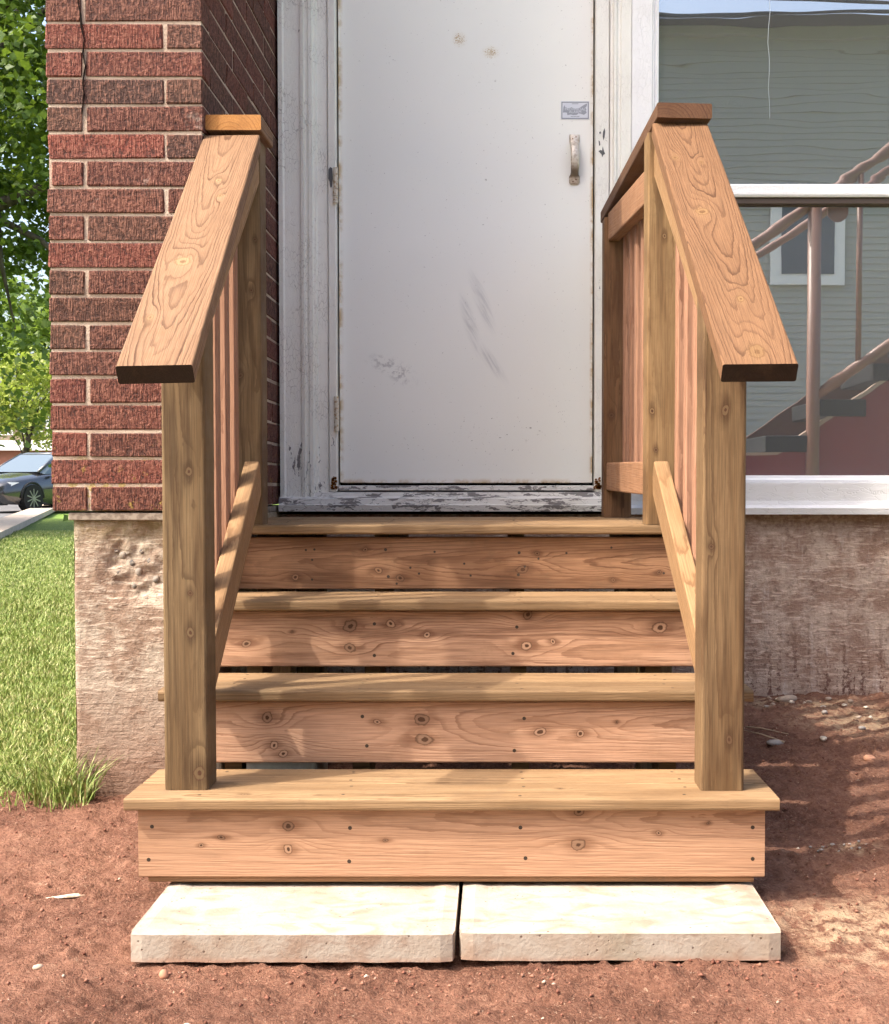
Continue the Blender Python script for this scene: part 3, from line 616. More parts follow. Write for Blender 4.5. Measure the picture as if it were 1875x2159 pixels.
blob('paint_chip', casing, [(-0.467, 1.675), (-0.461, 1.684), (-0.455, 1.680), (-0.453, 1.645), (-0.456, 1.618), (-0.461, 1.616), (-0.463, 1.635), (-0.468, 1.645)], YD + 0.0105, mtm)
for pts in ([(0.449, 1.800), (0.454, 1.812), (0.456, 1.800), (0.454, 1.782), (0.450, 1.772), (0.448, 1.785)], [(0.436, 1.798), (0.440, 1.802), (0.442, 1.796), (0.438, 1.792)], [(0.434, 1.772), (0.438, 1.768), (0.440, 1.756), (0.436, 1.754)], [(0.440, 1.740), (0.446, 1.738), (0.448, 1.752), (0.453, 1.734), (0.456, 1.728), (0.450, 1.724), (0.447, 1.716), (0.444, 1.726), (0.434, 1.736)]):
    blob('paint_chip', casing, pts, YD + 0.0105, mtm)

# pull handle
mh = MT('worn painted metal', 0.4, 0.5); p = mh.oc(); hz = mh.sep(p)[2]
hn = mh.noise(p, 90.0, 4.0, 0.7); hc = mh.mix(mh.ss(hn, 0.45, 0.65), (0.62, 0.55, 0.47), (0.44, 0.36, 0.29)); hc = mh.mix(mh.ma('MULTIPLY', mh.ss(hz, -0.015, -0.045, 0.0, 0.85), mh.ss(hz, -0.066, -0.055)), hc, (0.16, 0.12, 0.09))
mh.color(hc); mh.bump(hn, 0.3, 0.001); mh.b.inputs['Metallic'].default_value = 0.25
hb = []; hw = []
for t, yo, w in ((0.083, -0.001, 0.012), (0.081, -0.0035, 0.0125), (0.058, -0.0035, 0.0125), (0.053, -0.008, 0.0105), (0.047, -0.022, 0.0095), (0.034, -0.031, 0.0100), (0.0, -0.034, 0.0105), (-0.034, -0.031, 0.0100), (-0.047, -0.022, 0.0095), (-0.053, -0.008, 0.0105), (-0.058, -0.0035, 0.0135), (-0.078, -0.0035, 0.0130), (-0.083, -0.001, 0.009)):
    hb.append((t, yo)); hw.append(w)
V = []; F = []
for (t, yo), w in zip(hb, [w_ * 1.35 for w_ in hw]): V += [(-w, yo, t), (-w * .6, yo - 0.0028, t), (w * .6, yo - 0.0028, t), (w, yo, t), (w, yo + 0.003, t), (-w, yo + 0.003, t)]
for i in range(len(hb) - 1):
    for j in range(6): F.append([6*i+j, 6*i+(j+1) % 6, 6*i+6+(j+1) % 6, 6*i+6+j])
F += [[5, 4, 3, 2, 1, 0], [6*len(hb)-6+j for j in range(6)]]
bm = bmesh.new(); vs = [bm.verts.new(v) for v in V]
for f in F: bm.faces.new([vs[i] for i in f])
HM = Matrix.Translation((0.3555, YD + 0.0435, 1.716))
link('handle', bm_mesh('handle', bm, [mh], True), door, HM)
msc = MT('rusty screw', 0.7, 0.3); msc.color((0.16, 0.08, 0.03))
def disc(name, parent, c, r, n, mat, seg=8, dome=0.3):
    n = Vector(n).normalized(); a = n.orthogonal().normalized(); b = n.cross(a); c = Vector(c)
    V = [c + (a * math.cos(6.2832*k/seg) + b * math.sin(6.2832*k/seg)) * r for k in range(seg)] + [c + n * r * dome] + [c + (a * math.cos(6.2832*k/seg) + b * math.sin(6.2832*k/seg)) * r - n * 0.002 for k in range(seg)]
    V = [v - c for v in V]
    return link(name, mesh_from(name, V, [[k, (k+1) % seg, seg] for k in range(seg)] + [[seg+1+k, seg+1+(k+1) % seg, (k+1) % seg, k] for k in range(seg)], mat, False), parent, Matrix.Translation(c))
for sx_, sz_ in ((-0.006, 0.068), (0.005, 0.074), (-0.005, -0.074), (0.005, -0.068)):
    disc('screw', door, (0.3555 + sx_, YD + 0.0372, 1.716 + sz_), 0.0026, (0, -1, 0), msc)
# hinges
mhi = MT('painted hinge', 0.5, 0.4); mhi.color(mhi.mix(mhi.ss(mhi.noise(mhi.oc(), 120.0, 3.0), 0.5, 0.62), (0.66, 0.60, 0.50), (0.42, 0.30, 0.18)))
for z0_, z1_ in ((1.564, 1.682), (0.805, 0.921)):
    bm = bmesh.new()
    for i in range(5):
        a = z0_ + (z1_ - z0_) * i / 5; b = a + (z1_ - z0_) / 5 - 0.0012
        r_ = bmesh.ops.create_cone(bm, cap_ends=True, segments=12, radius1=0.0088, radius2=0.0088, depth=b - a, matrix=Matrix.Translation((-0.4435, YD + 0.0085, (a + b) / 2)))
    link('hinge', bm_mesh('hinge', bm, [mhi]), door)
# sticker with its lettering
mwh = MT('sticker paper', 0.4, 0.4); mwh.color((0.68, 0.70, 0.76)); mgy = MT('sticker grey ink', 0.5); mgy.color((0.20, 0.22, 0.26)); mgl = MT('sticker light ink', 0.5); mgl.color((0.34, 0.36, 0.41))
SX, SZ, SW, SH, SY = 0.3575, 1.8800, 0.0475, 0.0300, YD + 0.0445
stk = box('sticker', door, (SX - SW, SY - 0.0006, SZ - SH), (SX + SW, SY, SZ + SH), mwh)
for a in ((-SW + .002, SW - .002, SH - .0045, SH - .002), (-SW + .002, SW - .002, -SH + .002, -SH + .0045), (-SW + .002, -SW + .0045, -SH + .0045, SH - .0045), (SW - .0045, SW - .002, -SH + .0045, SH - .0045)):
    box('border', stk, (SX + a[0], SY - 0.0011, SZ + a[2]), (SX + a[1], SY - 0.0007, SZ + a[3]), mgy)
isl = [(-0.041, -0.008), (-0.039, 0.010), (-0.036, 0.017), (-0.033, 0.010), (-0.022, 0.007), (-0.012, 0.010), (-0.004, 0.006), (0.008, 0.006), (0.018, 0.010), (0.030, 0.018), (0.041, 0.023), (0.039, 0.014), (0.034, 0.008), (0.038, 0.003), (0.036, -0.002), (0.039, -0.008), (0.030, -0.015), (0.020, -0.012), (0.012, -0.010), (0.006, -0.015), (-0.006, -0.016), (-0.014, -0.014), (-0.026, -0.016), (-0.027, -0.008), (-0.035, -0.007)]
blob('emblem', stk, [(SX + a, SZ + b) for a, b in isl], SY - 0.0011, mgl, 0.0004)
def text(name, parent, s, x, y, z, size, mat, squeeze=1.0):
    cu = bpy.data.curves.new(name, 'FONT'); cu.body = s; cu.size = size; cu.align_x = 'CENTER'; cu.extrude = 0.0001; cu.resolution_u = 2; cu.space_character = 1.0
    to = bpy.data.objects.new(name + '_src', cu); COL.objects.link(to); dg = bpy.context.evaluated_depsgraph_get()
    me = bpy.data.meshes.new_from_object(to.evaluated_get(dg)); bpy.data.objects.remove(to); me.materials.clear(); me.materials.append(mat.m)
    return link(name, me, parent, Matrix.Translation((x, y, z)) @ Matrix.Rotation(math.pi/2, 4, 'X') @ Matrix.Diagonal((squeeze, 1, 1, 1)))
text('lettering', stk, 'PROVINCIAL', SX, SY - 0.0014, SZ - 0.0005, 0.0125, mwh, 0.98)
text('lettering', stk, 'ALARM', SX, SY - 0.0014, SZ - 0.0095, 0.0120, mwh, 1.1)
for a, b, zz in ((-0.011, 0.011, 0.0205), (-0.0145, -0.0065, -0.0215), (-0.0055, 0.0035, -0.0215), (0.0045, 0.0145, -0.0215)):   # print too small to read
    box('fine_print', stk, (SX + a, SY - 0.0010, SZ + zz), (SX + b, SY - 0.0007, SZ + zz + 0.0022), mgl)

# ---- window
win = box('window', bld, (0.5425, YD - 0.002, 0.640), (0.612, YD + 0.06, 2.9), mp_win, 0.002)
extrude_profile('frame', win, [(0.6125, YD + 0.06), (0.6125, YD + 0.004), (0.6165, YD + 0.002), (0.620, YD + 0.010), (0.6255, YD + 0.010), (0.627, YD + 0.006), (0.633, YD + 0.008), (0.634, YD + 0.06)], 0.662, 2.9, mp_win, 'z')
extrude_profile('meeting_rail', win, [(YD + 0.055, 1.585), (YD + 0.010, 1.585), (YD + 0.006, 1.592), (YD + 0.006, 1.600), (YD + 0.010, 1.603), (YD + 0.010, 1.622), (YD + 0.014, 1.628), (YD + 0.055, 1.630)], 0.6345, 2.4, mp_win, 'x')
mscr = MT('brown sash edge', 0.6); mscr.color((0.085, 0.062, 0.052))
box('sash_edge', win, (0.6345, YD + 0.018, 1.562), (2.4, YD + 0.055, 1.5845), mscr, 0.003)
extrude_profile('sash_rail', win, [(YD + 0.055, 0.632), (YD + 0.004, 0.632), (YD + 0.002, 0.640), (YD + 0.012, 0.646), (YD + 0.014, 0.655), (YD + 0.055, 0.656)], 0.6345, 2.4, mp_win, 'x')
extrude_profile('sill', win, [(YD + 0.06, 0.570), (YD - 0.014, 0.570), (YD - 0.016, 0.6295), (YD - 0.008, 0.6315), (YD + 0.06, 0.6315)], 0.5425, 2.45, mp_wsill, 'x')
extrude_profile('sill', win, [(YD + 0.06, 0.525), (YD - 0.030, 0.525), (YD - 0.034, 0.546), (YD - 0.022, 0.556), (YD - 0.018, 0.5695), (YD + 0.06, 0.5695)], 0.5425, 2.45, mp_wsill, 'x')
def glass(name, wav, refl, tint, scale=(1.0, 1.0)):
    m = MT(name, 0.0, 0.5); t = m.t; t.nodes.remove(m.b); out = [n for n in t.nodes if n.type == 'OUTPUT_MATERIAL'][0]
    p = m.n('NewGeometry', 0); x, y, z = m.sep(p)
    nz = m.noise(m.vec(m.ma('MULTIPLY', x, 1.2), 0.0, m.ma('MULTIPLY', z, 5.0)), 1.0, 2.0, 0.5, 0.2)
    nb_ = m.n('Bump', ins={'Height': nz, 'Strength': 1.0, 'Distance': wav})
    gl = t.nodes.new('ShaderNodeBsdfGlossy'); gl.inputs['Roughness'].default_value = 0.004; gl.inputs['Color'].default_value = (0.93, 0.97, 1.0, 1); t.links.new(nb_, gl.inputs['Normal'])
    tr = t.nodes.new('ShaderNodeBsdfTransparent'); tr.inputs['Color'].default_value = (*tint, 1)
    mx = t.nodes.new('ShaderNodeMixShader'); mx.inputs[0].default_value = refl
    haze_dust = t.nodes.new('ShaderNodeBsdfDiffuse'); haze_dust.inputs['Color'].default_value = (0.6, 0.6, 0.6, 1); mx2 = t.nodes.new('ShaderNodeMixShader')
    m.put(mx2.inputs[0], m.ss(m.noise(p, 260.0, 2.0), 0.70, 0.76, 0.085, 0.2))  # even pale haze washes out the reflection; noise adds denser dust specks
    t.links.new(tr.outputs[0], mx.inputs[1]); t.links.new(gl.outputs[0], mx.inputs[2]); t.links.new(mx.outputs[0], mx2.inputs[1]); t.links.new(haze_dust.outputs[0], mx2.inputs[2]); t.links.new(mx2.outputs[0], out.inputs[0])
    return m
mgu = glass('upper pane glass', 0.00042, 0.40, (0.5, 0.52, 0.52)); mglo = glass('lower pane glass', 0.00020, 0.44, (0.7, 0.72, 0.72))
box('pane', win, (0.634, YD + 0.034, 1.628), (2.4, YD + 0.038, 2.9), mgu)
box('pane', win, (0.634, YD + 0.044, 0.655), (2.4, YD + 0.048, 1.563), mglo)
mck = MT('glass crack', 0.3); mck.color((0.60, 0.66, 0.70))
ckp = [(1.005 + 0.003 * math.sin(i * 1.9) + 0.002 * math.sin(i * 0.7), 2.9 - i * 0.05) for i in range(22)]
V = []; F = []
for i, (a, b) in enumerate(ckp): w = 0.0012 - 0.0008 * i / 21; V += [(a - w, YD + 0.0335, b), (a + w, YD + 0.0335, b)]
link('crack', mesh_from('crack', V, [[2*i, 2*i+1, 2*i+3, 2*i+2] for i in range(21)], mck), win)

# walls round the openings and the rest of the building
for nm, lo, hi in (('wall', (-0.635, YD + 0.03, 2.86), (0.54, YD + 0.30, 5.6)), ('wall', (0.5425, YD + 0.03, 2.905), (3.2, YD + 0.30, 5.6)), ('wall', (2.46, YD + 0.02, 0.526), (3.2, YD + 0.30, 2.90)), ('wall', (XL, YD + 0.45, Z0), (-0.7, 7.5, 5.6)), ('wall', (3.2, YD + 0.03, -0.4), (3.5, 7.5, 5.6)), ('wall', (XL, 7.5, -0.4), (3.5, 7.8, 5.6))):
    box(nm, bld, lo, hi, mbw)
mrf = MT('roofing', 0.9); mrf.color((0.10, 0.095, 0.09))
box('roof', bld, (XL - 0.1, YB + 0.02, 5.602), (3.6, 7.9, 5.85), mrf)
# stair hall behind the window
mwl = MT('stair hall plaster', 0.9); mwl.color((0.40, 0.44, 0.43)); mrd = MT('dark red stair side', 0.6); mrd.color(mrd.mix(mrd.noise(mrd.oc(), 7.0, 3.0), (0.20, 0.028, 0.032), (0.26, 0.045, 0.045)))
mbrp = MT('brown painted pipe', 0.4, 0.5); mbrp.color((0.25, 0.125, 0.085)); mrub = MT('black rubber tread', 0.7); mrub.color((0.022, 0.022, 0.024)); mtr = MT('tan trim', 0.6); mtr.color((0.45, 0.32, 0.24)); mbw2 = MT('brown stair string', 0.6); mbw2.color((0.15, 0.075, 0.05))
mfl = MT('hall floor', 0.7); mfl.color((0.16, 0.13, 0.11)); mcl = MT('hall ceiling', 0.9); mcl.color((0.5, 0.5, 0.48))
box('hall_wall', bld, (0.60, 3.9, 0.2), (3.2, 3.95, 5.6), mwl); box('hall_wall', bld, (0.60, YD + 0.21, 0.2), (0.65, 3.9, 5.6), mwl); box('hall_wall', bld, (3.15, YD + 0.30, 0.2), (3.199, 3.9, 5.6), mwl)
box('hall_floor', bld, (0.60, YD + 0.2165, 0.15), (3.2, 3.95, 0.199), mfl)

# ================================================================ WOODEN STEPS
RUN, RISE, WX0, WX1 = 0.2733, 0.1735, -0.649, 0.658
XM = (WX0 + WX1) / 2; TH = 0.025
st = thing('wooden_steps', 'new four-step treated wooden staircase with handrails leading to the white door', 'stairs', (XM, 0.4, -0.185))
UP = (0, 0, 1); FR = (0, -1, 0)
mscw = MT('screw head in dimple', 0.6, 0.4); mscw.color((0.040, 0.026, 0.016))
def tread(i, j, y0, w, z, x0=WX0, x1=WX1, **kw):
    k = dict(spacing=0.0042, pith=(rng.uniform(-.04, .04), -0.05), tilt=(rng.uniform(-.01, .01), rng.uniform(.008, .02)), vary=0.28, dirt=0.26, seed=i * 3.7 + j, lates=0.85, smear=0.35, dirtcol=(0.20, 0.125, 0.07)); k.update(kw)
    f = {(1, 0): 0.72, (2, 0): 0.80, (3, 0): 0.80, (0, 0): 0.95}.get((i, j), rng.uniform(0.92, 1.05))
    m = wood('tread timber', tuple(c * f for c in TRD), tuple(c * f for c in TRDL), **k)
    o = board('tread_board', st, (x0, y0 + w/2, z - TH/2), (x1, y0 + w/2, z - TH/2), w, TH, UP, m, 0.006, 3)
    for xs_ in (-0.498, -0.210, 0.148, 0.478):
        for dy in (0.035, 0.105): disc('screw', o, (xs_ + rng.uniform(-.008, .008), y0 + dy + rng.uniform(-.008, .008), z + 0.0003), 0.0036, (0, 0, 1), mscw, 7, 0.02)
    return o
for i in range(3):
    z = i * RISE; y = i * RUN
    tread(i, 0, y, 0.140, z, knots=[((0.22, 0.02, 0.006), (-0.42, -0.03, 0.006)), ((0.05, -0.02, 0.006),), ((-0.08, 0.02, 0.006), (0.35, 0.01, 0.005))][i])
    tread(i, 1, y + 0.1435, 0.140, z - 0.001)
for j in range(6): tread(3, j, 3 * RUN + j * 0.1440, 0.140, 3 * RISE - 0.001 * (j % 2), x0=-0.632, x1=0.645, dirt=0.3, knots=((-0.10, 0.0, 0.006),) if j == 0 else ())
rk = [[(-0.325, -0.061, .010), (-0.325, -0.108, .010), (0.259, -0.099, .012), (0.26, -0.032, .010), (-0.50, -0.10, .004), (0.42, -0.075, .0055), (-0.46, -0.084, .005), (0.52, -0.055, .004), (-0.13, -0.09, .004)],
      [(-0.414, .110, .013), (-0.399, .048, .010), (-0.379, .029, .009), (-0.072, .105, .014), (-0.065, .061, .013), (0.191, .078, .010), (0.280, .074, .009), (-0.17, .10, .006), (0.36, .10, .004)],
      [(-0.260, .283, .016), (-0.261, .231, .011), (-0.162, .289, .010), (-0.074, .262, .008), (0.167, .235, .012), (0.230, .246, .007), (-0.511, .241, .009), (0.170, .312, .012), (0.49, .28, .014), (-0.40, .27, .004)],
      [(-0.434, .382, .009), (-0.215, .400, .009), (-0.158, .380, .009), (0.162, .403, .011), (0.20, .445, .006), (0.40, .375, .006), (-0.25, .455, .006), (0.52, .395, .006)]]
rz = [(-0.165, -0.0255), (0.009, 0.1455), (0.185, 0.3195), (0.351, 0.4875)]
rcol = [((0.49, 0.285, 0.172), (0.22, 0.102, 0.052)), ((0.52, 0.312, 0.202), (0.21, 0.100, 0.056)), ((0.53, 0.312, 0.195), (0.18, 0.080, 0.043)), ((0.33, 0.178, 0.098), (0.12, 0.052, 0.025))]
for i in range(4):
    z0, z1 = rz[i]; zc = (z0 + z1) / 2; xa, xb = WX0 + 0.022, WX1 - 0.024; xc = (xa + xb) / 2
    m = wood('riser timber', rcol[i][0], rcol[i][1], (0.0052, 0.0046, 0.0050, 0.0050)[i], ((0.05, -0.06), (0.015, -0.045), (-0.03, -0.055), (0.0, -0.04))[i], (0.004, (0.022, 0.030, 0.012, 0.035)[i]),
             knots=[(a - xc, b - zc, r) for a, b, r in rk[i]], vary=(0.12, 0.22, 0.25, 0.30)[i], lates=(0.60, 0.72, 0.78, 0.85)[i], warp=0.8, dirt=(0.05, 0.08, 0.08, 0.22)[i], seed=20 + i * 2.3, smear=(0.08, 0.30, 0.70, 0.70)[i], bumpk=1.4)
    o = board('riser_board', st, (xa, i * RUN + 0.025 + 0.019, zc), (xb, i * RUN + 0.025 + 0.019, zc), z1 - z0, 0.038, FR, m, 0.003, 2)
    for xs_ in (-0.605, -0.20, 0.145, 0.60):
        for dz in (0.032, -0.036):
            disc('screw', o, (xs_ + rng.uniform(-.012, .012), i * RUN + 0.0248, zc + dz + rng.uniform(-.006, .006)), 0.0042, (0, -1, 0), mscw, 8, 0.02)
    if i == 3:
        for _ in range(16): disc('screw', o, (rng.uniform(-0.6, 0.6), i * RUN + 0.0248, rng.uniform(z0 + .01, z1 - .015)), 0.0032, (0, -1, 0), mscw, 7, 0.02)
# stringers, sawn to the steps
msg = wood('stringer timber', OLV, OLVL, rnd=True, dirt=0.2)
for xs_ in (-0.498, -0.210, 0.148, 0.478):
    pts = [(0.066, -0.150), (0.066, -0.027)]
    for i in range(1, 4): pts += [(i * RUN + 0.064, (i - 1) * RISE - 0.027), (i * RUN + 0.064, i * RISE - 0.027)]
    pts += [(1.66, 3 * RISE - 0.027), (1.66, 3 * RISE - 0.16), (1.02, 3 * RISE - 0.19), (0.30, -0.150)]
    extrude_profile('stringer', st, pts, xs_ - 0.019, xs_ + 0.019, msg)
mbs = wood('sleeper timber', BRN, BRNL, dirt=0.3)
board('sleeper', st, (WX0 + 0.04, 0.075, -0.165), (WX1 - 0.045, 0.075, -0.165), 0.089, 0.024, UP, mbs, 0.004)
board('sleeper', st, (WX0 + 0.04, 0.30, -0.165), (WX1 - 0.045, 0.30, -0.165), 0.089, 0.026, UP, mbs, 0.004)
for y_ in (0.95, 1.62):
    for xs_ in (-0.50, 0.52): board('post', st, (xs_, y_, -0.30), (xs_, y_, 3 * RISE - 0.028), 0.089, 0.089, FR, msg, 0.005)

# handrail posts
CL0, CL1 = Vector((-0.5315, -0.187, 0.843)), Vector((-0.573, 0.752, 1.5045))     # left cap: centre of its upper face, lower and upper ends
CR0, CR1 = Vector((0.5795, -0.171, 0.847)), Vector((0.560, 0.782, 1.543))
sL = (CL1.z - CL0.z) / (CL1.y - CL0.y); sR = (CR1.z - CR0.z) / (CR1.y - CR0.y)
def capz(s, y): a, m_ = (CL0, sL) if s < 0 else (CR0, sR); return a.z + m_ * (y - a.y) - 0.038 * math.sqrt(1 + m_ * m_)
PL, PR = -0.5415, 0.5555
def post(xc, y0, z0, z1, kn, seed, shear=0.0, early=OLV, late=OLVL, **kw):
    m = wood('post timber', early, late, 0.0048, (rng.uniform(-.03, .03), -0.060), (0.006, 0.007), knots=kn, warp=0.7, vary=0.35, dirt=0.16, seed=seed, dirtcol=(0.13, 0.085, 0.045), **{'smear': 0.85, **kw})
    return board('post', st, (xc, y0 + 0.0445, z0), (xc, y0 + 0.0445, z1), 0.089, 0.089, FR, m, 0.006, 3, top_shear=shear)
zt = capz(-1, 0.1195); zm = zt / 2
post(PL, 0.075, 0.0005, zt - 0.001, [(z - zm, -(x - PL), r) for x, z, r in ((-0.530, .652, .0075), (-0.530, .405, .006), (-0.530, .324, .008), (-0.514, .035, .013))], 41, sL)
zt = capz(1, 0.114); zm = zt / 2
post(PR, 0.0695, 0.0005, zt - 0.001, [(z - zm, -(x - PR), r) for x, z, r in ((0.557, .776, .008), (0.569, .106, .007), (0.530, .50, .006))], 43, sR, (0.200, 0.125, 0.062), (0.075, 0.037, 0.016), smear=0.9)
LZ = 3 * RISE
post(-0.5595, 0.822, LZ + 0.0005, 1.512, [(x - 0.51, y, r) for x, y, r in ((0.86, .0, .006), (0.62, -.02, .006), (0.40, .01, .008), (0.75, -.03, .005))], 47, 0, (0.20, 0.132, 0.068), (0.09, 0.052, 0.024))
post(0.5275, 0.822, LZ + 0.0005, 1.530, [(x - 0.51, y, r) for x, y, r in ((0.30, .03, .007), (0.20, .02, .006), (0.75, .0, .006))], 49, 0, (0.27, 0.168, 0.08), (0.12, 0.064, 0.027))
post(0.4795, 1.600, LZ + 0.0005, 1.470, [(-.15, 0.02, .009)], 53, 0, (0.19, 0.10, 0.048), (0.085, 0.038, 0.018))

# sloping caps
def cap(p0, p1, kn, seed, early=CAPE, late=CAPL, endm=mat_dark_end, **kw):
    d = (p1 - p0).normalized(); up = Vector((0, -d.z, d.y)); L = (p1 - p0).length
    k = dict(spacing=0.0040, pith=(0.004, -0.045), tilt=(0.008, 0.040)); k.update(kw)
    m = wood('handrail cap timber', early, late, knots=[(u - L/2, v, r) for u, v, r in kn], lightknot=True, vary=0.12, dirt=0.08, lates=0.95, seed=seed, bumpk=1.2, **k)
    off = up.normalized() * 0.019
    return board('handrail_cap', st, p0 - off, p1 - off, 0.140, 0.038, up, m, 0.004, 3, endmat=endm)
cap(CL0, CL1, [(0.43, 0.013, .018), (0.186, 0.038, .007), (0.86, -0.005, .008), (0.77, -0.02, .006)], 61)
cap(CR0, CR1, [(0.655, 0.016, .016), (0.96, 0.04, .009), (0.25, -0.004, .008), (0.045, 0.0, .016), (0.93, -0.02, .006)], 63, (0.205, 0.107, 0.053), pith=(-0.008, -0.045))
# level caps over the landing
cap(Vector((-0.5685, 0.748, 1.5545)), Vector((-0.5685, 0.925, 1.5545)), [], 65, endm=mat_fresh_end)
cap(Vector((0.5685, 0.760, 1.587)), Vector((0.502, 1.725, 1.512)), [], 67, (0.15, 0.078, 0.043), (0.07, 0.032, 0.016), endm=mat_brown_end)

# rails between the posts and their balusters
mbal = wood('baluster timber', (0.38, 0.205, 0.13), (0.18, 0.08, 0.047), 0.005, (0.0, -0.03), (0.004, 0.01), rnd=True, vary=0.15, dirt=0.06)
mrl = wood('rail timber', (0.34, 0.205, 0.102), (0.14, 0.068, 0.028), 0.0055, (0.0, -0.045), (0.01, 0.03), rnd=True, vary=0.15, dirt=0.10)
mrl2 = wood('landing rail timber', (0.36, 0.195, 0.108), (0.22, 0.10, 0.05), 0.0055, (0.0, -0.045), (0.01, 0.03), rnd=True, vary=0.2, dirt=0.10)
bal_me = None
def baluster(x, y, z0, z1, rot=0.0):
    b = board('baluster', st, (x, y, z0), (x, y, z1), 0.038, 0.038, (math.sin(rot), -math.cos(rot), 0), mbal, 0.005, 1); return b
for s in (-1, 1):
    x0, x1 = (-0.529, -0.537) if s < 0 else (0.548, 0.518)         # rail centre at the lower and upper post
    m_ = sL if s < 0 else sR
    y0, y1 = (0.164, 0.822) if s < 0 else (0.1585, 0.822)
    # upper rail on edge under the cap
    c = 0.0445 / math.cos(math.atan(m_))
    a = Vector((x0, y0, capz(s, y0) - c - 0.002)); b = Vector((x1, 0.822, capz(s, 0.822) - c - 0.002))
    dx = (b - a).normalized(); up = Vector((0, -dx.z, dx.y))
    board('upper_rail', st, a, b, 0.038, 0.089, up, mrl, 0.004, 2)
    # lower rail
    a2 = Vector((x0, y0 + 0.001, 0.202)); b2 = Vector((x1, 0.8215, 0.648)); d2 = (b2 - a2).normalized(); up2 = Vector((0, -d2.z, d2.y))
    board('lower_rail', st, a2, b2, 0.038, 0.089, up2, mrl, 0.004, 2)
    for k in range(5):
        y = 0.250 + 0.115 * k; t = (y - y0) / (y1 - y0); xb_ = x0 + (x1 - x0) * t + s * 0.0385
        baluster(xb_, y, 0.202 + (0.648 - 0.202) * t - 0.045, capz(s, y) - 0.03)
# landing rail on the right
pa, pb = Vector((0.508, 0.911, 1.4150)), Vector((0.466, 1.600, 1.440))
board('upper_rail', st, pa, pb, 0.038, 0.089, UP, mrl2, 0.004, 2)
pa, pb = Vector((0.506, 0.911, 0.642)), Vector((0.463, 1.600, 0.650))
board('lower_rail', st, pa, pb, 0.038, 0.089, UP, mrl2, 0.004, 2)
for k in range(6):
    t = (k + 0.7) / 6.4; y = 0.911 + t * 0.689; baluster(0.546 - 0.042 * t, y, 0.60, 1.47, 0.06)

# ---------------------------------------------------------------- concrete slabs and block
mpv = MT('pale concrete slab', 0.9, 0.15); p = mpv.n('NewGeometry', 0)
a1 = mpv.noise(p, 7.0, 5.0, 0.65); a2_ = mpv.noise(p, 120.0, 4.0, 0.7); a3 = mpv.noise(mpv.vm('MULTIPLY', p, (12.0, 19.0, 12.0)), 1.0, 4.0, 0.6, 0.8)
c = mpv.mix(mpv.ss(a1, 0.40, 0.70), (0.41, 0.36, 0.30), (0.35, 0.28, 0.215)); c = mpv.mix(mpv.ss(a3, 0.47, 0.66, 0.0, 0.65), c, (0.28, 0.185, 0.13))
c = mpv.mix(mpv.ss(a2_, 0.60, 0.72, 0.0, 0.6), c, (0.33, 0.28, 0.23)); nz = mpv.sep(p)
c = mpv.mix(mpv.ma('MULTIPLY', mpv.ss(nz[2], -0.222, -0.240), mpv.ss(a1, 0.3, 0.6)), c, (0.40, 0.235, 0.165))
ps = mpv.n('TexVoronoi', 0, {'Vector': p, 'Scale': 65.0}); pit = mpv.ma('MULTIPLY', mpv.ss(ps, 0.10, 0.16, 1.0, 0.0), mpv.ss(mpv.noise(p, 30.0, 2.0), 0.52, 0.60))
c = mpv.mix(pit, c, (0.18, 0.13, 0.10))
dx_ = mpv.ma('DIVIDE', mpv.ma('SUBTRACT', nz[0], 0.33), 0.05); dk = mpv.ss(mpv.ma('ABSOLUTE', dx_), 0.2, 1.2, 1.0, 0.0)
c = mpv.mix(mpv.ma('MULTIPLY', dk, mpv.ss(a1, 0.32, 0.60, 0.0, 0.5)), c, (0.27, 0.235, 0.17))
mpv.color(c); mpv.bump(mpv.ma('SUBTRACT', mpv.ma('ADD', a2_, mpv.ma('MULTIPLY', a3, 0.6)), mpv.ma('MULTIPLY', pit, 1.5)), 0.6, 0.003)
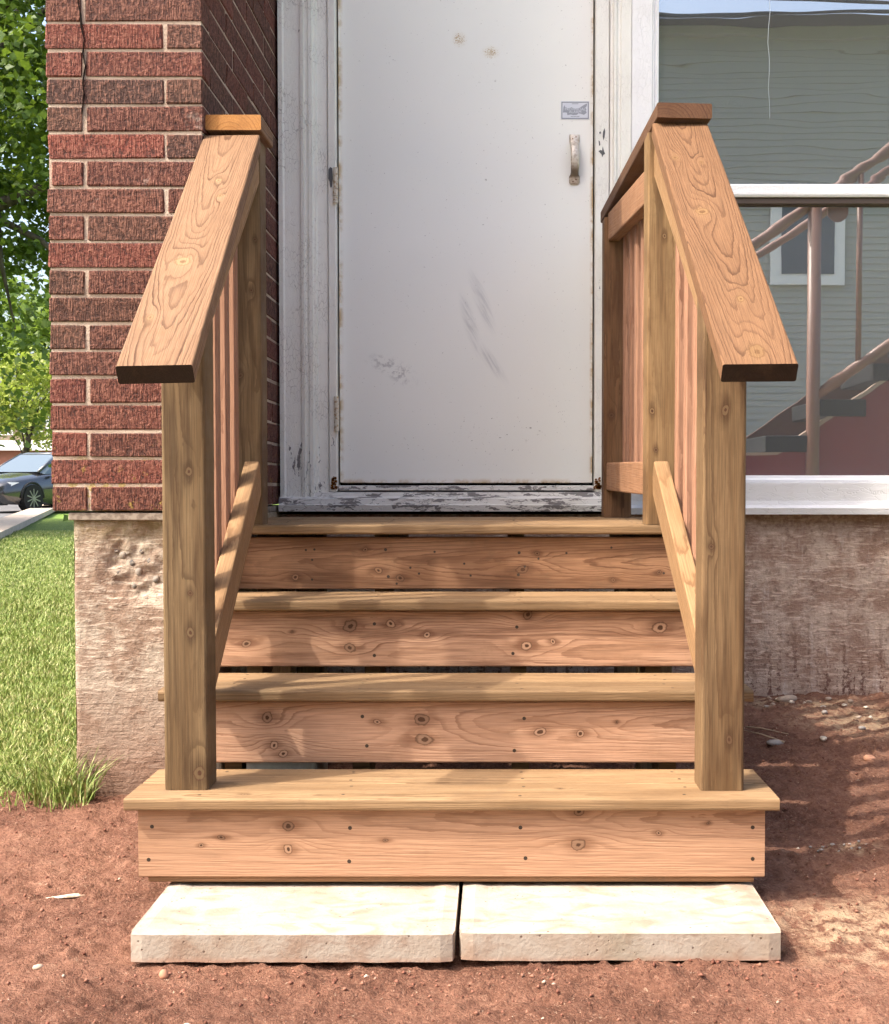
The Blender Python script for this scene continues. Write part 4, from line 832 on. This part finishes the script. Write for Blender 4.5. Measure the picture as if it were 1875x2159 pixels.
def slab(x0, x1, y0, y1, ztop, label, inner, tilt, seed):
    hx, hy, T_ = (x1 - x0) / 2, (y1 - y0) / 2, 0.052; c_ = ((x0 + x1) / 2, (y0 + y1) / 2, ztop)
    q = random.Random(seed); n = 22; bm = bmesh.new()
    bm_box(bm, -hx, hx, -hy, hy, -T_, 0.0)
    e0 = [e for e in bm.edges]; bmesh.ops.subdivide_edges(bm, edges=e0, cuts=n, use_grid_fill=True)
    for v in bm.verts:
        o_ = Vector(v.co)
        edge = (abs(abs(o_.x) - hx) < 1e-4) + (abs(abs(o_.y) - hy) < 1e-4) + (abs(o_.z) < 1e-4 or abs(o_.z + T_) < 1e-4)
        if edge >= 2 and (o_.z > -T_ + 1e-4 or edge == 3):
            k = 0.0040 if abs(abs(o_.x) - hx) < 1e-4 and abs(abs(o_.y) - hy) < 1e-4 else 0.0035 + 0.0015 * q.random() ** 2; v.co.z -= k * .7 * (abs(o_.z) < 1e-4); v.co.x -= math.copysign(k, o_.x) * (abs(abs(o_.x) - hx) < 1e-4); v.co.y -= math.copysign(k, o_.y) * (abs(abs(o_.y) - hy) < 1e-4)
        if abs(o_.z + T_) < 1e-4: v.co.z += q.uniform(-.0006, .0010)
        if abs(o_.z) < 1e-4: v.co.z += 0.0012 * (vnoise(np.array(o_.x * 20), np.array(o_.y * 20), seed) - .5)
        if edge == 1 and abs(o_.z) < 1e-4 and inner[0] < o_.x < inner[1] and inner[2] < o_.y < inner[3]: v.co.z -= 0.0035
    me = bm_mesh('concrete_slab', bm, [mpv])
    o = link('concrete_slab', me, None, Matrix.Translation(c_) @ Matrix.Rotation(tilt[0], 4, 'X') @ Matrix.Rotation(tilt[1], 4, 'Y')); return tag(o, label, 'paving slab', 'slabs under the bottom step')
slab(-0.570, 0.0185, -0.257, 0.345, -0.1830, 'left pale concrete slab under the front of the wooden steps', (-0.26, 0.245, -0.235, 0.25), (0.0, 0.0), 1)
slab(0.0265, 0.612, -0.252, 0.350, -0.1820, 'right pale concrete slab with olive stain under the wooden steps', (-0.25, 0.235, -0.235, 0.25), (0.0, 0.0), 2)
mbl = MT('white concrete block', 0.9); mbl.color(mbl.mix(mbl.noise(mbl.oc(), 90.0, 3.0), (0.80, 0.80, 0.78), (0.55, 0.55, 0.54))); mbl.bump(mbl.noise(mbl.oc(), 150.0, 3.0), 0.7, 0.003)
for i, (lo, hi, lab) in enumerate((((-0.47, 0.34, -0.20), (-0.31, 0.53, 0.055), 'rough white block half hidden behind the second riser'), ((-0.615, 0.34, -0.20), (-0.525, 0.53, 0.055), 'rough white block beside the left post under the second tread'))):
    tag(box('concrete_block', None, lo, hi, mbl, 0.006, 2), lab, 'concrete block', 'blocks under the steps')

# ---------------------------------------------------------------- loose stones and scraps on the soil
msn = {k: MT(k, 0.85, 0.25) for k in ('brown pebble', 'pale stone', 'white chip', 'grey stone')}
msn['brown pebble'].color((0.42, 0.21, 0.13)); msn['pale stone'].color(msn['pale stone'].mix(msn['pale stone'].noise(msn['pale stone'].oc(), 60.0, 3.0), (0.46, 0.37, 0.29), (0.34, 0.24, 0.175)))
msn['white chip'].color(msn['white chip'].mix(msn['white chip'].ss(msn['white chip'].noise(msn['white chip'].oc(), 50.0, 4.0), 0.45, 0.62), (0.58, 0.50, 0.40), (0.36, 0.24, 0.165))); msn['grey stone'].color((0.30, 0.26, 0.23))
def stone(name, cat, label, x, y, r, mat, rz=0.0, dz=0.3, group=None):
    o = link(name, rock_mesh(name, r, msn[mat], 2, 0.45, 1, rng.randint(0, 999)), None, Matrix.Translation((x, y, soil_z(x, y) + r[2] * dz)) @ Matrix.Rotation(rz, 4, 'Z')); return tag(o, label, cat, group)
stone('pebble', 'pebble', 'round brown pebble just in front of the left slab', -0.494, -0.300, (0.010, 0.010, 0.0095), 'brown pebble', 0, 0.7)
stone('wood_chip', 'wood chip', 'long flat whitish chip lying on the soil at far left', -0.79, 0.085, (0.050, 0.012, 0.003), 'white chip', 0.25, 0.8)
stone('pebble', 'pebble', 'small white pebble on the soil at lower left', -0.722, -0.285, (0.011, 0.010, 0.008), 'pale stone')
stone('pebble', 'pebble', 'light grey stone at the foot of the stained foundation', 1.06, 1.755, (0.042, 0.022, 0.018), 'pale stone', 0.2)
stone('pebble', 'pebble', 'flat grey stone lying on the shaded soil right of the steps', 0.905, 1.21, (0.030, 0.020, 0.010), 'grey stone', 0.4)
stone('pebble', 'pebble', 'brownish stone on the pale soil at far right', 1.145, 1.08, (0.022, 0.016, 0.012), 'brown pebble', 0.1)
for i in range(5):
    x, y = -0.462 + 0.014 * i + rng.uniform(-.006, .006), -0.535 + rng.uniform(-.02, .02)
    stone('chip', 'chip', 'pale flakes scattered on the soil at the bottom edge below the left slab', x, y, (rng.uniform(.006, .014), rng.uniform(.004, .008), 0.004), 'white chip', rng.uniform(0, 3), 0.6, 'pale flakes at the bottom edge')
for i in range(34):
    x, y = rng.uniform(0.72, 1.5), rng.uniform(1.60, 1.80)
    if i > 18: x, y = rng.uniform(1.05, 1.6), rng.uniform(1.25, 1.70)
    stone('gravel_stone', 'stone', 'pale gravel stone along the stained foundation right of the steps', x, y, tuple(rng.uniform(.006, .015) for _ in range(2)) + (rng.uniform(.004, .009),), rng.choice(('pale stone', 'white chip', 'grey stone')), rng.uniform(0, 3), 0.4, 'gravel along the foundation')
for i in range(14):
    x, y = 0.88 + rng.uniform(-.07, .09), 0.36 + rng.uniform(-.03, .03)
    stone('grit_stone', 'stone', 'small grey grit stone in the shade right of the bottom step', x, y, tuple(rng.uniform(.003, .007) for _ in range(2)) + (0.003,), 'grey stone', rng.uniform(0, 3), 0.4, 'grit beside the bottom step')
mtw = MT('dry twig', 0.9); mtw.color((0.42, 0.30, 0.19))
for i, (p0, p1, lab) in enumerate((((0.70, 1.40), (0.83, 1.41), 'thin pale stick on the shaded soil behind the right post'), ((0.83, 1.41), (0.97, 1.32), 'dry grass stalk lying beside the thin pale stick'), ((0.93, 1.20), (0.82, 1.33), 'dark twig beside the flat grey stone'))):
    za, zb = soil_z(*p0) + 0.006, soil_z(*p1) + 0.006; mid = ((p0[0]+p1[0])/2, (p0[1]+p1[1])/2 + 0.004, (za + zb)/2 + 0.004)
    tag(link('twig', tube_mesh('twig', [(*p0, za), mid, (*p1, zb)], [0.0025, 0.002, 0.001], mtw, 6)), lab, 'twig')

# ================================================================ BACKGROUND
# ---- leafy crowns
def crown(name, parent, centre, rad, nclump, per, cr, leaf, mat, seed, droop=0.0, shell=0.35):
    q = np.random.default_rng(seed); c = np.array(centre); rad = np.array(rad)
    dirs = q.normal(size=(nclump, 3)); dirs /= np.linalg.norm(dirs, axis=1)[:, None]
    cc = dirs * (shell + (1 - shell) * q.random((nclump, 1)) ** 0.5) * rad * (1 + 0.18 * q.normal(size=(nclump, 1)))
    n = nclump * per; idx = np.repeat(np.arange(nclump), per)
    off = q.normal(size=(n, 3)) * cr * np.array([1, 1, 0.55]) * q.uniform(0.5, 1.25, (nclump, 1))[idx]
    p = c + cc[idx] + off; p[:, 2] -= droop * (off[:, 0] ** 2 + off[:, 1] ** 2) / cr
    nrm = q.normal(size=(n, 3)) * 0.75 + np.array([0, 0, 0.8]); nrm /= np.linalg.norm(nrm, axis=1)[:, None]
    t = np.cross(nrm, q.normal(size=(n, 3))); t /= np.linalg.norm(t, axis=1)[:, None]; b = np.cross(nrm, t)
    s = leaf * q.uniform(0.6, 1.25, n)[:, None]
    shp = [(-0.5, 0.0), (-0.15, 0.42), (0.05, 0.25), (0.55, 0.0), (0.05, -0.25), (-0.15, -0.42)]
    P6 = np.stack([p + t * s * a + b * s * d_ - nrm * s * 0.12 * abs(d_) for a, d_ in shp], 1).reshape(-1, 3)
    k = np.arange(n) * 6
    F = np.concatenate([np.stack([k, k+2, k+1], 1), np.stack([k, k+3, k+2], 1), np.stack([k, k+4, k+3], 1), np.stack([k, k+5, k+4], 1)])
    return link(name, np_mesh(name, P6, F, mat), parent), cc + c
def leafmat(name, stops, trans=0.4):
    m = MT(name, 0.5, 0.4); c = m.ramp(m.noise(m.oc(), 2.6, 3.0), stops); c = m.mix(m.ss(m.noise(m.oc(), 21.0, 1.0), 0.35, 0.7, 0.0, 0.5), c, stops[-1][1]); m.color(c)
    t = m.t; tr = t.nodes.new('ShaderNodeBsdfTranslucent'); m.put(tr.inputs[0], m.mix(0.5, c, (0.30, 0.42, 0.04))); mx = t.nodes.new('ShaderNodeMixShader'); mx.inputs[0].default_value = trans
    out = [n for n in t.nodes if n.type == 'OUTPUT_MATERIAL'][0]; t.links.new(m.b.outputs[0], mx.inputs[1]); t.links.new(tr.outputs[0], mx.inputs[2]); t.links.new(mx.outputs[0], out.inputs[0]); return m
mbar = MT('bark', 0.95, 0.1); bn = mbar.noise(mbar.vm('MULTIPLY', mbar.oc(), (14.0, 14.0, 3.0)), 1.0, 4.0); mbar.color(mbar.ramp(bn, [(0.3, (0.035, 0.028, 0.022)), (0.7, (0.13, 0.11, 0.09))])); mbar.bump(bn, 0.8, 0.03)
def tree(label, base, trunk_h, r, crown_c, crown_r, nclump, per, cr, leaf, mat, seed, limbs, droop=0.2, name='maple_tree'):
    t = thing(name, label, 'tree', base)
    q = random.Random(seed); b = Vector(base); top = Vector(crown_c) + Vector((0, 0, crown_r[2] * 0.5))
    pts = [b + (top - b) * f + Vector((q.uniform(-.1, .1), q.uniform(-.1, .1), 0)) * (0 if f == 0 else 1) for f in (0, 0.2, 0.4, 0.6, 0.8, 1.0)]
    tk = link('trunk', tube_mesh('trunk', pts, [r * 1.25, r, r * .85, r * .65, r * .4, r * .15], mbar, 12), t)
    cro, cc = crown('crown', t, crown_c, crown_r, nclump, per, cr, leaf, mat, seed, droop)
    for k in range(limbs):
        e = Vector(cc[k * (len(cc) // limbs)]); s0 = b + (top - b) * q.uniform(0.28, 0.6); mid = s0.lerp(e, 0.5) + Vector((q.uniform(-.3, .3), q.uniform(-.3, .3), q.uniform(0, .5)))
        rr = r * q.uniform(0.22, 0.45); link('branch', tube_mesh('branch', [s0, s0.lerp(mid, .5) + Vector((0, 0, .1)), mid, mid.lerp(e, .6), e], [rr, rr * .8, rr * .6, rr * .35, rr * .12], mbar, 8), tk)
    return t
lm1 = leafmat('maple leaves', [(0.30, (0.022, 0.055, 0.007)), (0.50, (0.055, 0.105, 0.012)), (0.70, (0.125, 0.185, 0.025))])
tr1 = tree('broad green maple tree overhanging the lawn left of the brick pier', (-10.6, 17.2, -0.12), 6, 0.32, (-9.3, 17.2, 6.9), (4.6, 4.2, 4.5), 430, 170, 0.40, 0.125, lm1, 3, 30)
# the thick limb that shows below the crown's middle
tk = [c for c in tr1.children if c.name.startswith('trunk')][0]
for pts, rr in (([(-10.4, 17.1, 3.2), (-9.0, 17.0, 4.25), (-7.45, 16.9, 4.62), (-6.9, 16.9, 4.85), (-5.8, 16.9, 5.3)], [.17, .14, .11, .085, .04]), ([(-7.9, 16.95, 4.5), (-7.2, 16.9, 4.5), (-6.6, 16.9, 4.2), (-6.1, 17.0, 3.7)], [.08, .06, .045, .02]), ([(-7.55, 16.9, 4.6), (-7.4, 17.0, 5.6), (-7.5, 17.2, 7.2)], [.10, .07, .03]), ([(-7.25, 16.9, 4.7), (-7.2, 16.9, 3.9), (-7.0, 16.9, 2.9)], [.05, .035, .012])):
    link('branch', tube_mesh('branch', [Vector(p_) for p_ in pts], rr, mbar, 10), tk)
lm2 = leafmat('young leaves', [(0.30, (0.16, 0.22, 0.03)), (0.55, (0.28, 0.34, 0.05)), (0.75, (0.42, 0.43, 0.10))])
tree('slender yellow-green tree behind the parked car', (-13.1, 34.2, -0.05), 3, 0.09, (-12.9, 34.2, 2.9), (1.75, 1.6, 1.15), 60, 90, 0.30, 0.14, lm2, 8, 12, 0.05, 'young_tree')
lm3 = leafmat('distant leaves', [(0.30, (0.06, 0.11, 0.02)), (0.55, (0.11, 0.18, 0.03)), (0.75, (0.18, 0.25, 0.05))])
tree('far leafy tree rising behind the brown house', (-25.0, 66.0, 0), 6, 0.3, (-24.5, 66.0, 6.0), (6.0, 5.0, 4.5), 90, 90, 0.9, 0.5, lm3, 12, 6, 0.05, 'far_tree')

# ---- brown house behind the young tree
hs2 = thing('brown_house', 'brown house with white window frames beyond the parked car', 'house', (-16.0, 44.0, 0))
mhw = MT('brown cladding', 0.85); mhw.color(mhw.mix(mhw.noise(mhw.oc(), 3.0, 3.0), (0.24, 0.185, 0.13), (0.30, 0.23, 0.165))); mht = MT('white trim', 0.6); mht.color((0.78, 0.77, 0.74)); mhg = MT('dark window glass', 0.08, 0.5); mhg.color((0.06, 0.07, 0.08)); mhb = MT('red brick base', 0.9); mhb.color((0.30, 0.13, 0.085))
box('wall', hs2, (-24, 44, 2.15), (-10.5, 51, 4.1), mhw); box('base_wall', hs2, (-24, 43.9, -0.2), (-10.5, 51, 1.80), mhb); box('trim_band', hs2, (-24.1, 43.6, 1.802), (-10.4, 51, 2.148), mht)
V = [(-24.4, 43.4, 4.1), (-10.1, 43.4, 4.1), (-10.1, 51.6, 4.1), (-24.4, 51.6, 4.1), (-24.4, 47.5, 4.6), (-10.1, 47.5, 4.6)]
link('roof', mesh_from('roof', V, [[0, 1, 5, 4], [2, 3, 4, 5], [1, 2, 5], [3, 0, 4], [3, 2, 1, 0]], mrf), hs2)
for xw in (-17.35, -16.3, -15.45, -14.55, -13.4):
    w_ = box('window', hs2, (xw - 0.36, 43.93, 2.35), (xw + 0.36, 43.999, 3.9), mht); box('pane', w_, (xw - 0.24, 43.90, 2.45), (xw + 0.24, 43.928, 3.8), mhg)

# ---- parked car
car = thing('parked_car', 'dark grey parked sedan at the far left beyond the lawn', 'car', (-11.13, 29.93, gz(-11.1, 29.9)))
CM = Matrix.Translation((-11.13, 29.93, gz(-11.1, 29.9))) @ Matrix.Rotation(math.atan2(-0.93, -0.37), 4, 'Z')
mcp = MT('dark grey car paint', 0.22, 0.6); mcp.color((0.055, 0.056, 0.060)); mcp.b.inputs['Metallic'].default_value = 0.6; mcp.b.inputs['Coat Weight'].default_value = 1.0
mcg = MT('car glass', 0.05, 0.8); mcg.color((0.10, 0.13, 0.15)); mty = MT('tyre', 0.85); mty.color((0.018, 0.018, 0.018)); mrm = MT('alloy', 0.3); mrm.color((0.30, 0.30, 0.31)); mrm.b.inputs['Metallic'].default_value = 0.8
mlp = MT('headlamp lens', 0.05, 0.8); mlp.color((0.60, 0.62, 0.64)); mbp = MT('black plastic', 0.5); mbp.color((0.015, 0.015, 0.016))
secs = [(2.30, .42, .30, .52, .58), (2.24, .68, .22, .62, .66), (2.05, .82, .19, .69, .74), (1.7, .88, .18, .76, .83), (1.2, .90, .18, .82, .91), (0.85, .90, .18, .88, .97), (0.3, .90, .18, .91, .95), (-0.5, .90, .18, .93, .97), (-1.3, .90, .18, .95, .99), (-1.8, .88, .20, .96, 1.03), (-2.15, .82, .28, .92, 1.02), (-2.30, .62, .40, .70, .80)]
bm = bmesh.new(); rows = []
for x, w, zb, zs_, zt_ in secs:
    half = [(w * .90, zb), (w * .99, zb + .14), (w, zb + (zs_ - zb) * .55), (w * .97, zs_ - .05), (w * .91, zs_), (w * .55, (zs_ + zt_) / 2 + (zt_ - zs_) * .35), (0, zt_)]
    rows.append([bm.verts.new((x, y, z)) for y, z in half] + [bm.verts.new((x, -y, z)) for y, z in half[-2::-1]])
for a, b in zip(rows, rows[1:]):
    for j in range(len(a) - 1): bm.faces.new([a[j], a[j+1], b[j+1], b[j]])
bm.faces.new(rows[0]); bm.faces.new(rows[-1][::-1])
link('body', bm_mesh('body', bm, [mcp], True), car, CM)
low = [(0.98, .70, .955), (0.85, .80, .90), (-1.55, .80, .955), (-1.95, .66, 1.0)]; top = [(0.16, .52, 1.385), (0.0, .60, 1.40), (-0.95, .58, 1.405), (-1.2, .50, 1.365)]
def ring(L): return [(x, y, z) for x, y, z in L] + [(x, -y, z) for x, y, z in L[::-1]]
a, b = ring(low), ring(top); n = len(a); bm = bmesh.new(); va = [bm.verts.new(p_) for p_ in a]; vb = [bm.verts.new(p_) for p_ in b]
for i in range(n): bm.faces.new([va[i], va[(i+1) % n], vb[(i+1) % n], vb[i]])
link('glasshouse', bm_mesh('glasshouse', bm, [mcg]), car, CM)
bm = bmesh.new(); vr = [bm.verts.new((x * 1.0, y * 1.02, z + .003)) for x, y, z in b]; vc = [bm.verts.new((x * .9 - .05, y * .72, 1.445)) for x, y, z in b]
for i in range(n): bm.faces.new([vr[i], vr[(i+1) % n], vc[(i+1) % n], vc[i]])
bm.faces.new(vc); bm.faces.new(vr[::-1]); link('roof', bm_mesh('roof', bm, [mcp], True), car, CM)
for s in (1, -1):
    for p0, p1, rr in (((0.96, .71 * s, .95), (0.08, .57 * s, 1.40), .035), ((-0.35, .81 * s, .93), (-0.45, .60 * s, 1.40), .035), ((-1.62, .79 * s, .96), (-1.05, .57 * s, 1.39), .06)):
        link('pillar', tube_mesh('pillar', [p0, p1], rr, mcp if rr != .035 or p0[0] > 0 else mbp, 8), car, CM)
    for xw in (1.36, -1.36):
        bm = bmesh.new(); T_ = Matrix.Translation((xw, s * .81, .325)) @ Matrix.Rotation(math.pi/2, 4, 'X')
        bmesh.ops.create_cone(bm, cap_ends=True, segments=28, radius1=.325, radius2=.325, depth=.215, matrix=T_); wh = link('wheel', bm_mesh('wheel', bm, [mty]), car, CM)
        bm = bmesh.new()
        for k in range(10):
            an = math.pi * 2 * k / 10; Mk = Matrix.Translation((xw, s * .915, .325)) @ Matrix.Rotation(an, 4, 'Y'); vs_ = bm_box(bm, -.013, .013, -.012, .012, .03, .225)
            for v in vs_: v.co = Mk @ v.co
        bmesh.ops.create_cone(bm, cap_ends=True, segments=16, radius1=.05, radius2=.05, depth=.03, matrix=Matrix.Translation((xw, s * .917, .325)) @ Matrix.Rotation(math.pi/2, 4, 'X'))
        link('rim', bm_mesh('rim', bm, [mrm]), wh, CM)
        link('arch', tube_mesh('arch', [(xw + .37 * math.cos(t), s * .885, .33 + .37 * math.sin(t)) for t in np.linspace(0.0, math.pi, 12)], .030, mbp, 6), car, CM)
    bm = bmesh.new(); vs_ = [bm.verts.new(p_) for p_ in ((2.20, .42 * s, .58), (2.02, .80 * s, .60), (1.80, .89 * s, .70), (2.00, .78 * s, .705), (2.19, .48 * s, .665))]; bm.faces.new(vs_); bmesh.ops.solidify(bm, geom=bm.faces[:], thickness=-.05); link('headlight', bm_mesh('headlight', bm, [mlp]), car, CM)
    link('mirror', rock_mesh('mirror', (.075, .11, .065), mbp, 2, 0.0), car, CM @ Matrix.Translation((0.62, s * 1.0, .99)))
bm = bmesh.new(); bm_box(bm, 2.20, 2.315, -.42, .42, .32, .55, .03, 2); link('grille', bm_mesh('grille', bm, [mbp]), car, CM)
link('grille_trim', tube_mesh('grille_trim', [(2.26, .66, .60), (2.31, .45, .40), (2.33, 0, .31), (2.31, -.45, .40), (2.26, -.66, .60)], .014, mrm, 6), car, CM)
bm = bmesh.new(); bm_box(bm, 1.95, 2.26, -.70, .70, .17, .235, .02, 1); link('lower_intake', bm_mesh('lower_intake', bm, [mbp]), car, CM)

mdv = MT('pale bounce gravel', 0.95, 0.1); dvn = mdv.noise(mdv.oc(), 60.0, 4.0, 0.7); mdv.color(mdv.ramp(dvn, [(0.3, (0.34, 0.29, 0.25)), (0.7, (0.55, 0.49, 0.43))])); mdv.bump(dvn, 0.8, 0.01)  # unseen pale ground, put in to bounce sunlight onto door and risers
kind(link('bounce_driveway', mesh_from('bounce_driveway', [(-9, -8.4, -0.27), (12, -8.4, -0.27), (12, -1.7, -0.262), (-9, -1.7, -0.262)], [[0, 1, 2, 3]], mdv)), 'structure')
# ---- the neighbour's house behind the camera: it shows in the window's reflection
nb_h = thing('neighbour_house', 'grey-green clapboard house reflected in the window panes', 'house', (2.0, -9.0, -0.3))
msd = MT('grey-green clapboard', 0.7, 0.3); msd.color(msd.mix(msd.noise(msd.oc(), 2.0, 3.0), (0.385, 0.385, 0.335), (0.34, 0.34, 0.295)))
YN, ZTN = -8.5, 5.58
box('wall', nb_h, (-7, YN - 6, -0.4), (11, YN - 0.02, ZTN), msd)
zz = -0.25
V0 = [(-9, 0, 0), (9, 0, 0), (9, 0.012, 0), (-9, 0.012, 0), (-9, 0, 0.078), (9, 0, 0.078), (9, 0.003, 0.078), (-9, 0.003, 0.078)]
me_sd = mesh_from('siding_board', V0, [[0,1,2,3],[4,7,6,5],[3,2,6,7],[0,4,5,1],[1,5,6,2],[0,3,7,4]], msd)
while zz < ZTN - 0.1: link('siding_board', me_sd, nb_h, Matrix.Translation((2, YN - 0.019, zz))); zz += 0.076
box('eave', nb_h, (-7.2, YN - 6.3, ZTN), (11.2, YN + 0.06, ZTN + 0.10), msd)
link('roof', mesh_from('roof', [(-7.5, YN + 0.4, ZTN + .101), (11.5, YN + 0.4, ZTN + .101), (11.5, YN - 6.4, ZTN + .101), (-7.5, YN - 6.4, ZTN + .101), (-7.5, YN - 3, ZTN + 0.30), (11.5, YN - 3, ZTN + 0.30)], [[0, 1, 5, 4], [2, 3, 4, 5], [1, 2, 5], [3, 0, 4], [3, 2, 1, 0]], mrf), nb_h)
w_ = box('window', nb_h, (3.15, YN + 0.0, 2.85), (3.98, YN + 0.05, 3.95), mht, 0.004); box('pane', w_, (3.27, YN + 0.052, 2.97), (3.86, YN + 0.06, 3.83), mhg)
w_ = box('window', nb_h, (-2.6, YN + 0.0, 2.85), (-1.7, YN + 0.05, 3.95), mht, 0.004); box('pane', w_, (-2.48, YN + 0.052, 2.97), (-1.82, YN + 0.06, 3.83), mhg)
mcb = MT('cable sheath', 0.6); mcb.color((0.03, 0.03, 0.032))
for i, (z0_, z1_, lab) in enumerate(((4.86, 4.66, 'upper overhead cable reflected at the top of the window'), (4.60, 4.62, 'lower overhead cable reflected just above the clapboard house'))):
    tag(link('overhead_cable', tube_mesh('overhead_cable', [(x, -5.0, z0_ + (z1_ - z0_) * (x - 0.5) / 3.5 + 0.004 * (x - 2.5) ** 2) for x in np.linspace(-7, 11, 24)], 0.016, mcb, 8)), lab, 'cable', 'overhead cables')

# ---- staircase with a pipe handrail to the right behind the camera; it shows in the lower pane
hs = thing('pipe_rail_staircase', 'outside staircase with brown pipe handrail and dark red side reflected in the lower pane', 'staircase', (2.6, -2.6, -0.26))
YH = -2.75
def hp(px, py, y=YH): d_ = 6.34 - y; return (0.0945 + (px * 1.0463 - 1047.7) / 2775.8 * d_, y, 0.627 - (py * 1.0463 - 1020.0) / 2775.8 * d_)
def poly_plate(name, parent, pts, y, t, mat):
    n = len(pts); q = [hp(a, b, y) for a, b in pts]; V = q + [(a, b - t, c) for a, b, c in q]
    bm = bmesh.new(); vs = [bm.verts.new(v) for v in V]
    for f in [list(range(n)), list(range(n, 2*n))[::-1]] + [[i, n+i, n+(i+1) % n, (i+1) % n] for i in range(n)]: bm.faces.new([vs[i] for i in f])
    return link(name, bm_mesh(name, bm, [mat]), parent)
poly_plate('side_panel', hs, [(1480, 918), (1565, 918), (2000, 622), (2000, 1290), (1480, 1290), (1480, 930)], YH, 0.05, mrd)
poly_plate('string', hs, [(1470, 905), (1620, 800), (2000, 560), (2000, 700), (1580, 960), (1470, 960)], YH - 0.9, 0.05, mbw2)
poly_plate('trim', hs, [(1480, 911), (1562, 911), (2000, 612), (2000, 620), (1566, 918), (1480, 918)], YH + 0.012, 0.062, mtr)
for a, b in ((1540, 878), (1650, 806), (1757, 735), (1860, 668)):
    x0, _, z1 = hp(a, b); x1, _, z0 = hp(a + 78, b + 33); box('tread', hs, (x0, YH - 0.85, z0), (x1 + 0.05, YH + 0.02, z1), mrub, 0.006)
for nm, pts, r_ in (('handrail', [hp(1400, 565), hp(1510, 500), hp(1640, 412), hp(1792, 300), hp(2000, 150)], 0.038), ('handrail', [hp(1400, 590, YH - .9), hp(1520, 520, YH - .9), hp(1640, 445, YH - .9), hp(2000, 205, YH - .9)], 0.030), ('lower_rail', [hp(1640, 800), hp(1792, 694), hp(2000, 548)], 0.038), ('newel', [hp(1637, 412), hp(1637, 1285)], 0.047), ('baluster', [hp(1727, 345), hp(1727, 738)], 0.020), ('baluster', [hp(1812, 290), hp(1812, 680)], 0.020)):
    link(nm, tube_mesh(nm, pts, r_, mbrp, 14), hs)
f_ = hp(1683, 432, YH - 0.05); bm = bmesh.new(); bmesh.ops.create_cone(bm, cap_ends=True, segments=24, radius1=0.072, radius2=0.072, depth=0.008, matrix=Matrix.Translation(f_) @ Matrix.Rotation(math.pi/2, 4, 'X')); link('wall_flange', bm_mesh('wall_flange', bm, [mbrp]), hs)
